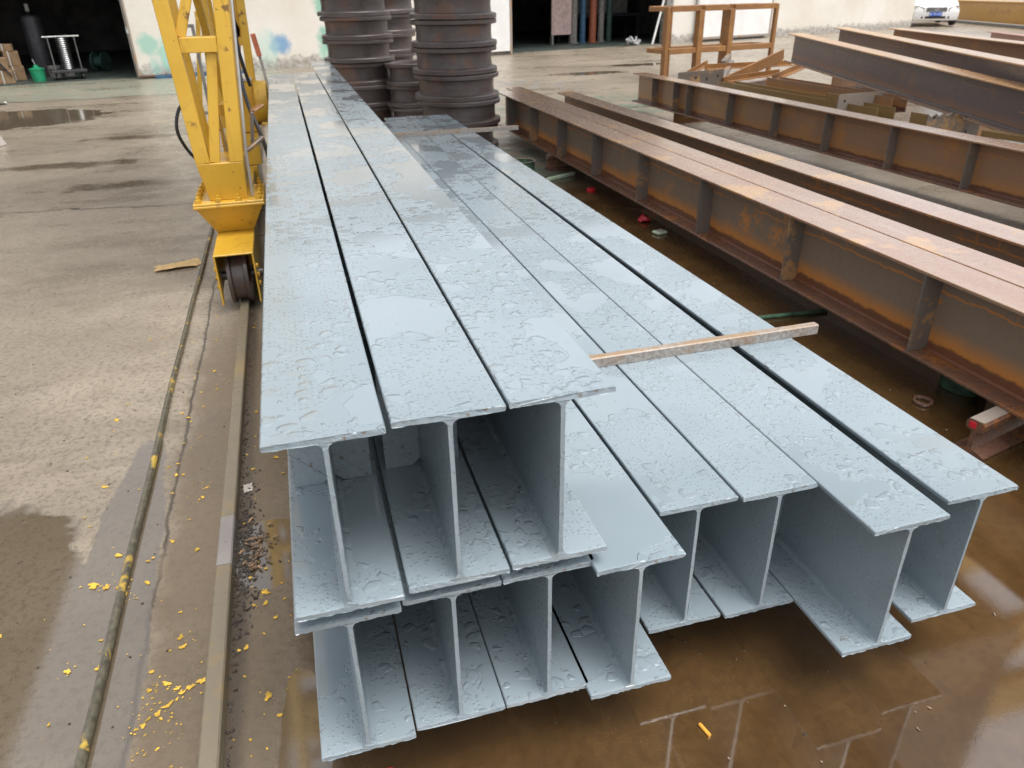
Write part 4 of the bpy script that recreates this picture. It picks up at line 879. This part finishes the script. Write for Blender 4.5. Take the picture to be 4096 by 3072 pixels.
    tmp = bpy.data.objects.new('tmp', cu); COL.objects.link(tmp)
    dg = bpy.context.evaluated_depsgraph_get(); me = bpy.data.meshes.new_from_object(tmp.evaluated_get(dg))
    bpy.data.objects.remove(tmp)
    lo = bpy.data.objects.new('plate_lettering', me); COL.objects.link(lo); lo.parent = p
    me.materials.clear(); me.materials.append(MAT['white']); lo.location = (0, -0.032, 0.385); lo.rotation_euler = (R(90), 0, 0)
car()

# far girders at the right
t = thing('yellow_girder', 'long faded yellow steel girder lying beyond the white car', 'girder', (31.2, 33.0, 0.0), R(-22))
MB().box(-0.3, 0.3, -14, 4, 0.12, 0.85).build('box_girder', 'yellow_rust', t, 0.01); MB().box(-0.36, 0.36, -14, 4, 0.853, 0.9).build('top_plate', 'yellow_rust', t); MB().box(-0.42, -0.31, -12, 3.6, 0.0, 0.1).build('ground_pipe', 'grey_post', t)
t = thing('red_oxide_beam', 'low reddish steel beam on the ground at the far right edge', 'steel beam', (20.5, 19.5, 0.0), R(-25))
MB().box(-0.15, 0.15, -10, 0, 0.0, 0.02).build('bottom_flange', 'red_oxide', t); MB().box(-0.01, 0.01, -10, 0, 0.021, 0.28).build('web', 'red_oxide', t); MB().box(-0.15, 0.15, -10, 0, 0.281, 0.3).build('top_flange', 'red_oxide', t)

# ------------------------------------------------------------------ small things on the ground
def cap(x, y, r_, h_, label, rz=0):
    t = MB().lathe([(0.001, h_), (r_ * 0.9, h_), (r_, h_ - 0.004), (r_ * 1.03, 0.0), (r_ * 0.95, 0.0), (r_ * 0.9, h_ - 0.006), (0.001, h_ - 0.006)], 28, close=False)
    o = t.build('bottle_cap', 'red', None, 0, True); o.location = (x, y, 0.002); tag(o, label, 'cap', 'red caps on the wet ground')
cap(2.50, 6.2, 0.038, 0.032, 'red round cap floating near the nearest rusty beam')
cap(0.005, 1.12, 0.021, 0.018, 'small red cap on the ground at the bottom edge of the picture')
b = MB(); rng = [[Vector((0.055 * math.cos(a) * (1 - 0.35 * k) * random.uniform(.75, 1.2), 0.045 * math.sin(a) * random.uniform(.75, 1.2), 0.012 * k + random.uniform(0, .012))) for a in [6.283 * i / 11 for i in range(11)]] for k in range(4)]
o = b.loft(rng).build('crumpled_wrapper', 'red'); o.location = (2.53, 5.17, 0.003); tag(o, 'crumpled red wrapper in the puddle beside the ribbed beam', 'wrapper')
t = thing('carton_scrap', 'pale green squashed carton in the puddle beside the ribbed beam', 'carton', (2.50, 4.83, 0.002), R(15))
MB().box(-0.045, 0.045, -0.04, 0.04, 0, 0.022).build('carton', 'pale_green', t, 0.008); MB().box(-0.03, 0.03, -0.022, 0.022, 0.0222, 0.0235).build('printed_patch', 'paper', t)
t = thing('paint_can', 'open green and rust paint can beside the painted beams', 'can', (2.13, 7.05, 0.002), 0)
MB().lathe([(0.001, 0.0), (0.11, 0), (0.11, 0.135), (0.114, 0.14), (0.105, 0.14), (0.104, 0.01), (0.001, 0.01)], 32, close=False).build('can_body', 'can_green', t, 0, True)
MB().lathe([(0.001, 0.1), (0.1035, 0.1)], 32, close=False).build('dregs', 'rust_low', t)
MB().lathe([(0.104, 0.139), (0.116, 0.139), (0.117, 0.1435), (0.105, 0.1435)], 32).build('rim', 'rust_bar', t)
o = MB().bar((0, 0, 0), (0.33, 0.17, 0.0), 0.035, 0.03).build('steel_offcut', 'pale_green', None, 0.003); o.location = (2.26, 6.72, 0.017); tag(o, 'pale green and rusty steel offcut lying by the paint can', 'offcut')
o = MB().tube([(0, 0, 0), (0.3, -0.02, 0.0), (0.42, -0.02, 0)], 0.011, 8).build('thin_pipe', 'can_green', None, 0, True); o.location = (2.28, 3.2, 0.012); tag(o, 'thin green pipe in the brown water below the ribbed beam', 'pipe')
o = MB().lathe([(0.036 + 0.008 * math.cos(a), 0.008 * math.sin(a)) for a in [6.283 * i / 8 for i in range(8)]], 22, jit=0.12).build('rusty_ring', 'rust_low'); o.location = (2.44, 2.19, 0.008); tag(o, 'small rusty wire ring lying in the brown puddle', 'ring')
o = MB().lathe([(0.001, 0), (0.10, 0), (0.10, 0.14), (0.09, 0.14), (0.09, 0.01), (0.001, 0.01)], 24, close=False).build('pipe_stub', 'can_green', None, 0, True); o.location = (2.72, 2.25, 0.002); tag(o, 'short greenish pipe stub standing under the nearest rusty beam', 'pipe stub')
o = MB().tube([(0, 0, 0), (0.008, -0.036, 0.0)], 0.0048, 10).build('marker_stub', 'ypeg', None, 0, True); o.location = (0.75, 1.045, 0.005); tag(o, 'yellow marker stub lying in the brown puddle at the front', 'stub')
def sheetlet(name, mat, label, cat, x, y, w_, d_, rz, curl=0.004):
    n = 6; b = MB(); vs = []
    for i in range(n + 1):
        for j in range(n + 1):
            vs.append((w_ * (i / n - .5) + random.uniform(-.1, .1) * w_ * (i in (0, n)), d_ * (j / n - .5) + random.uniform(-.1, .1) * d_ * (j in (0, n)), 0.003 + curl * (0.5 + 0.5 * math.sin(3.1 * i / n + 4 * j / n))))
    b.add(vs, [(i * (n + 1) + j, (i + 1) * (n + 1) + j, (i + 1) * (n + 1) + j + 1, i * (n + 1) + j + 1) for i in range(n) for j in range(n)])
    o = b.build(name, mat); md = o.modifiers.new('thick', 'SOLIDIFY'); md.thickness = 0.0012
    o.location = (x, y, 0); o.rotation_euler = (0, 0, rz); tag(o, label, cat)
sheetlet('paper_scrap', 'paper', 'small square pale paper scrap right of the crane rail', 'paper', -0.335, 2.41, 0.032, 0.05, 0.1, 0.001)
sheetlet('cardboard_sheet', 'ypaper', 'soaked tan paper sheet on the concrete left of the crane wheel', 'paper', -0.85, 5.2, 0.28, 0.16, 0.15, 0.02)
sheetlet('plastic_scrap', 'strap', 'white plastic scrap on the apron at the far left', 'litter', -4.75, 15.6, 0.2, 0.14, 0.3, 0.05)
# leaning plank at the far left edge
o = MB().bar((0, 0, 0), (-0.35, 0.1, 0.9), 0.12, 0.03).build('leaning_plank', 'paper', None, 0.004); o.location = (-3.45, 10.95, 0.0); tag(o, 'pale plank leaning in at the left edge of the picture', 'plank')
# wood chips and mud caught against the rail
b = MB()
for k in range(34):
    a = random.uniform(0, 6.28); l_ = random.uniform(0.012, 0.035)
    x, y = random.gauss(-0.305, 0.028), random.gauss(2.05, 0.065)
    b.bar((x, y, random.uniform(0.003, 0.010)), (x + l_ * math.cos(a), y + l_ * math.sin(a), random.uniform(0.003, 0.016)), random.uniform(.004, .009), .003)
stuff(b.build('wood_chips', 'wood'), 'wet wood chips caught against the crane rail')
b = MB()
for k in range(900):
    yy = random.gauss(2.05, 0.16) if k < 520 else random.uniform(1.0, 6.0)
    x = -0.362 + abs(random.gauss(0, 0.035 if k < 520 else 0.010)); s_ = random.uniform(.001, .0038); an = random.uniform(0, 3.1)
    b.bar((x, yy, 0.0008), (x + s_ * 3 * math.cos(an), yy + s_ * 3 * math.sin(an), 0.0008 + s_ * random.uniform(0, 1)), s_ * random.uniform(1, 2.4), s_)
stuff(b.build('rail_grit', 'mud'), 'dark grit packed along the crane rail')
b = MB()
for k in range(500):
    x, y = random.uniform(-2.5, 2.3), random.uniform(0.9, 5.5); s_ = random.uniform(.0008, .0032)
    b.bar((x, y, s_ * .5), (x + s_ * 2, y + random.uniform(-2, 2) * s_, s_ * .6), s_ * 1.6, s_)
stuff(b.build('fine_grit', 'mud'), 'fine grit scattered over the wet concrete')
# drops and splashes of yellow paint
b = MB()
def splat(x, y, r_, el=1.0, ang=0.0, n=22):
    r_ *= 0.78
    z = 0.0028 + random.uniform(0, 0.0006); ph = [random.uniform(0, 6.28) for _ in range(3)]
    vs = []
    for i in range(n):
        a = 6.283 * i / n; q = r_ * (1 + 0.28 * math.sin(2 * a + ph[0]) + 0.22 * math.sin(3 * a + ph[1]) + 0.16 * math.sin(5 * a + ph[2]) + random.uniform(-0.16, 0.16))
        u, v_ = q * math.cos(a) * el, q * math.sin(a)
        vs.append((x + u * math.cos(ang) - v_ * math.sin(ang), y + u * math.sin(ang) + v_ * math.cos(ang), z))
    b.add(vs, [tuple(range(n))])
SP = SPLATS = []
for (x, y, r_) in SPLATS: splat(x, y, r_)
stuffpts = [(-0.271, 1.834, .012), (-0.27, 1.786, .009), (-0.262, 1.44, .011), (-0.5, 1.72, .009), (-0.49, 1.68, .009), (-0.52, 1.56, .010), (-0.49, 1.535, .007), (-0.56, 1.55, .007), (-0.68, 1.95, .011), (-0.7, 1.99, .013), (-0.69, 1.7, .008), (-0.7, 1.67, .010), (-0.73, 2.15, .012), (-0.78, 1.68, .009), (-0.49, 2.4, .007), (-0.48, 2.46, .006), (-0.78, 2.02, .014), (-0.74, 2.0, .010)]
for q in stuffpts:
    splat(*q, el=random.uniform(1, 1.5), ang=random.uniform(0, 3))
    for k in range(5): splat(q[0] + random.gauss(0, 0.02), q[1] + random.gauss(0, 0.022), random.uniform(.0012, .004), n=9)
for k in range(11): splat(-0.575 + 0.014 * k + random.uniform(-.004, .004), 1.435 + 0.011 * k + random.uniform(-.006, .006), random.uniform(.004, .010), 1.5, 0.7)
for k in range(60): splat(random.gauss(-0.52, 0.06), random.gauss(1.42, 0.10), random.uniform(.0012, .0045), n=8)
for k in range(230):
    x = random.choice((random.gauss(-0.5, 0.08), random.gauss(-0.72, 0.12), random.gauss(-0.27, 0.05))); y = random.uniform(1.2, 4.4)
    if abs(x + 0.39) < 0.04 or abs(x + 0.687) < 0.02: continue
    splat(x, y, abs(random.gauss(0, .0035)) + .0012, random.uniform(1, 1.6), random.uniform(0, 3), 8)
stuff(b.build('yellow_paint_splatter', 'splat'), 'yellow paint drops and splashes on the concrete round the rail')

# pale scum drifting on the brown water
b = MB()
for k in range(16):
    x, y = random.uniform(0.3, 2.2), random.uniform(0.86, 1.25)
    if x > 1.3 and y > 1.0 and k % 2: x += 0.3
    splat(x, y, random.uniform(.0012, .004), random.uniform(1, 3), random.uniform(0, 3), 14)
for k in range(30): splat(random.uniform(1.75, 2.4), random.uniform(1.6, 6.0), random.uniform(.002, .008), random.uniform(1, 2.6), random.uniform(0, 3), 12)
stuff(b.build('floating_scum', 'scum'), 'small pale scraps of scum floating on the brown puddle')
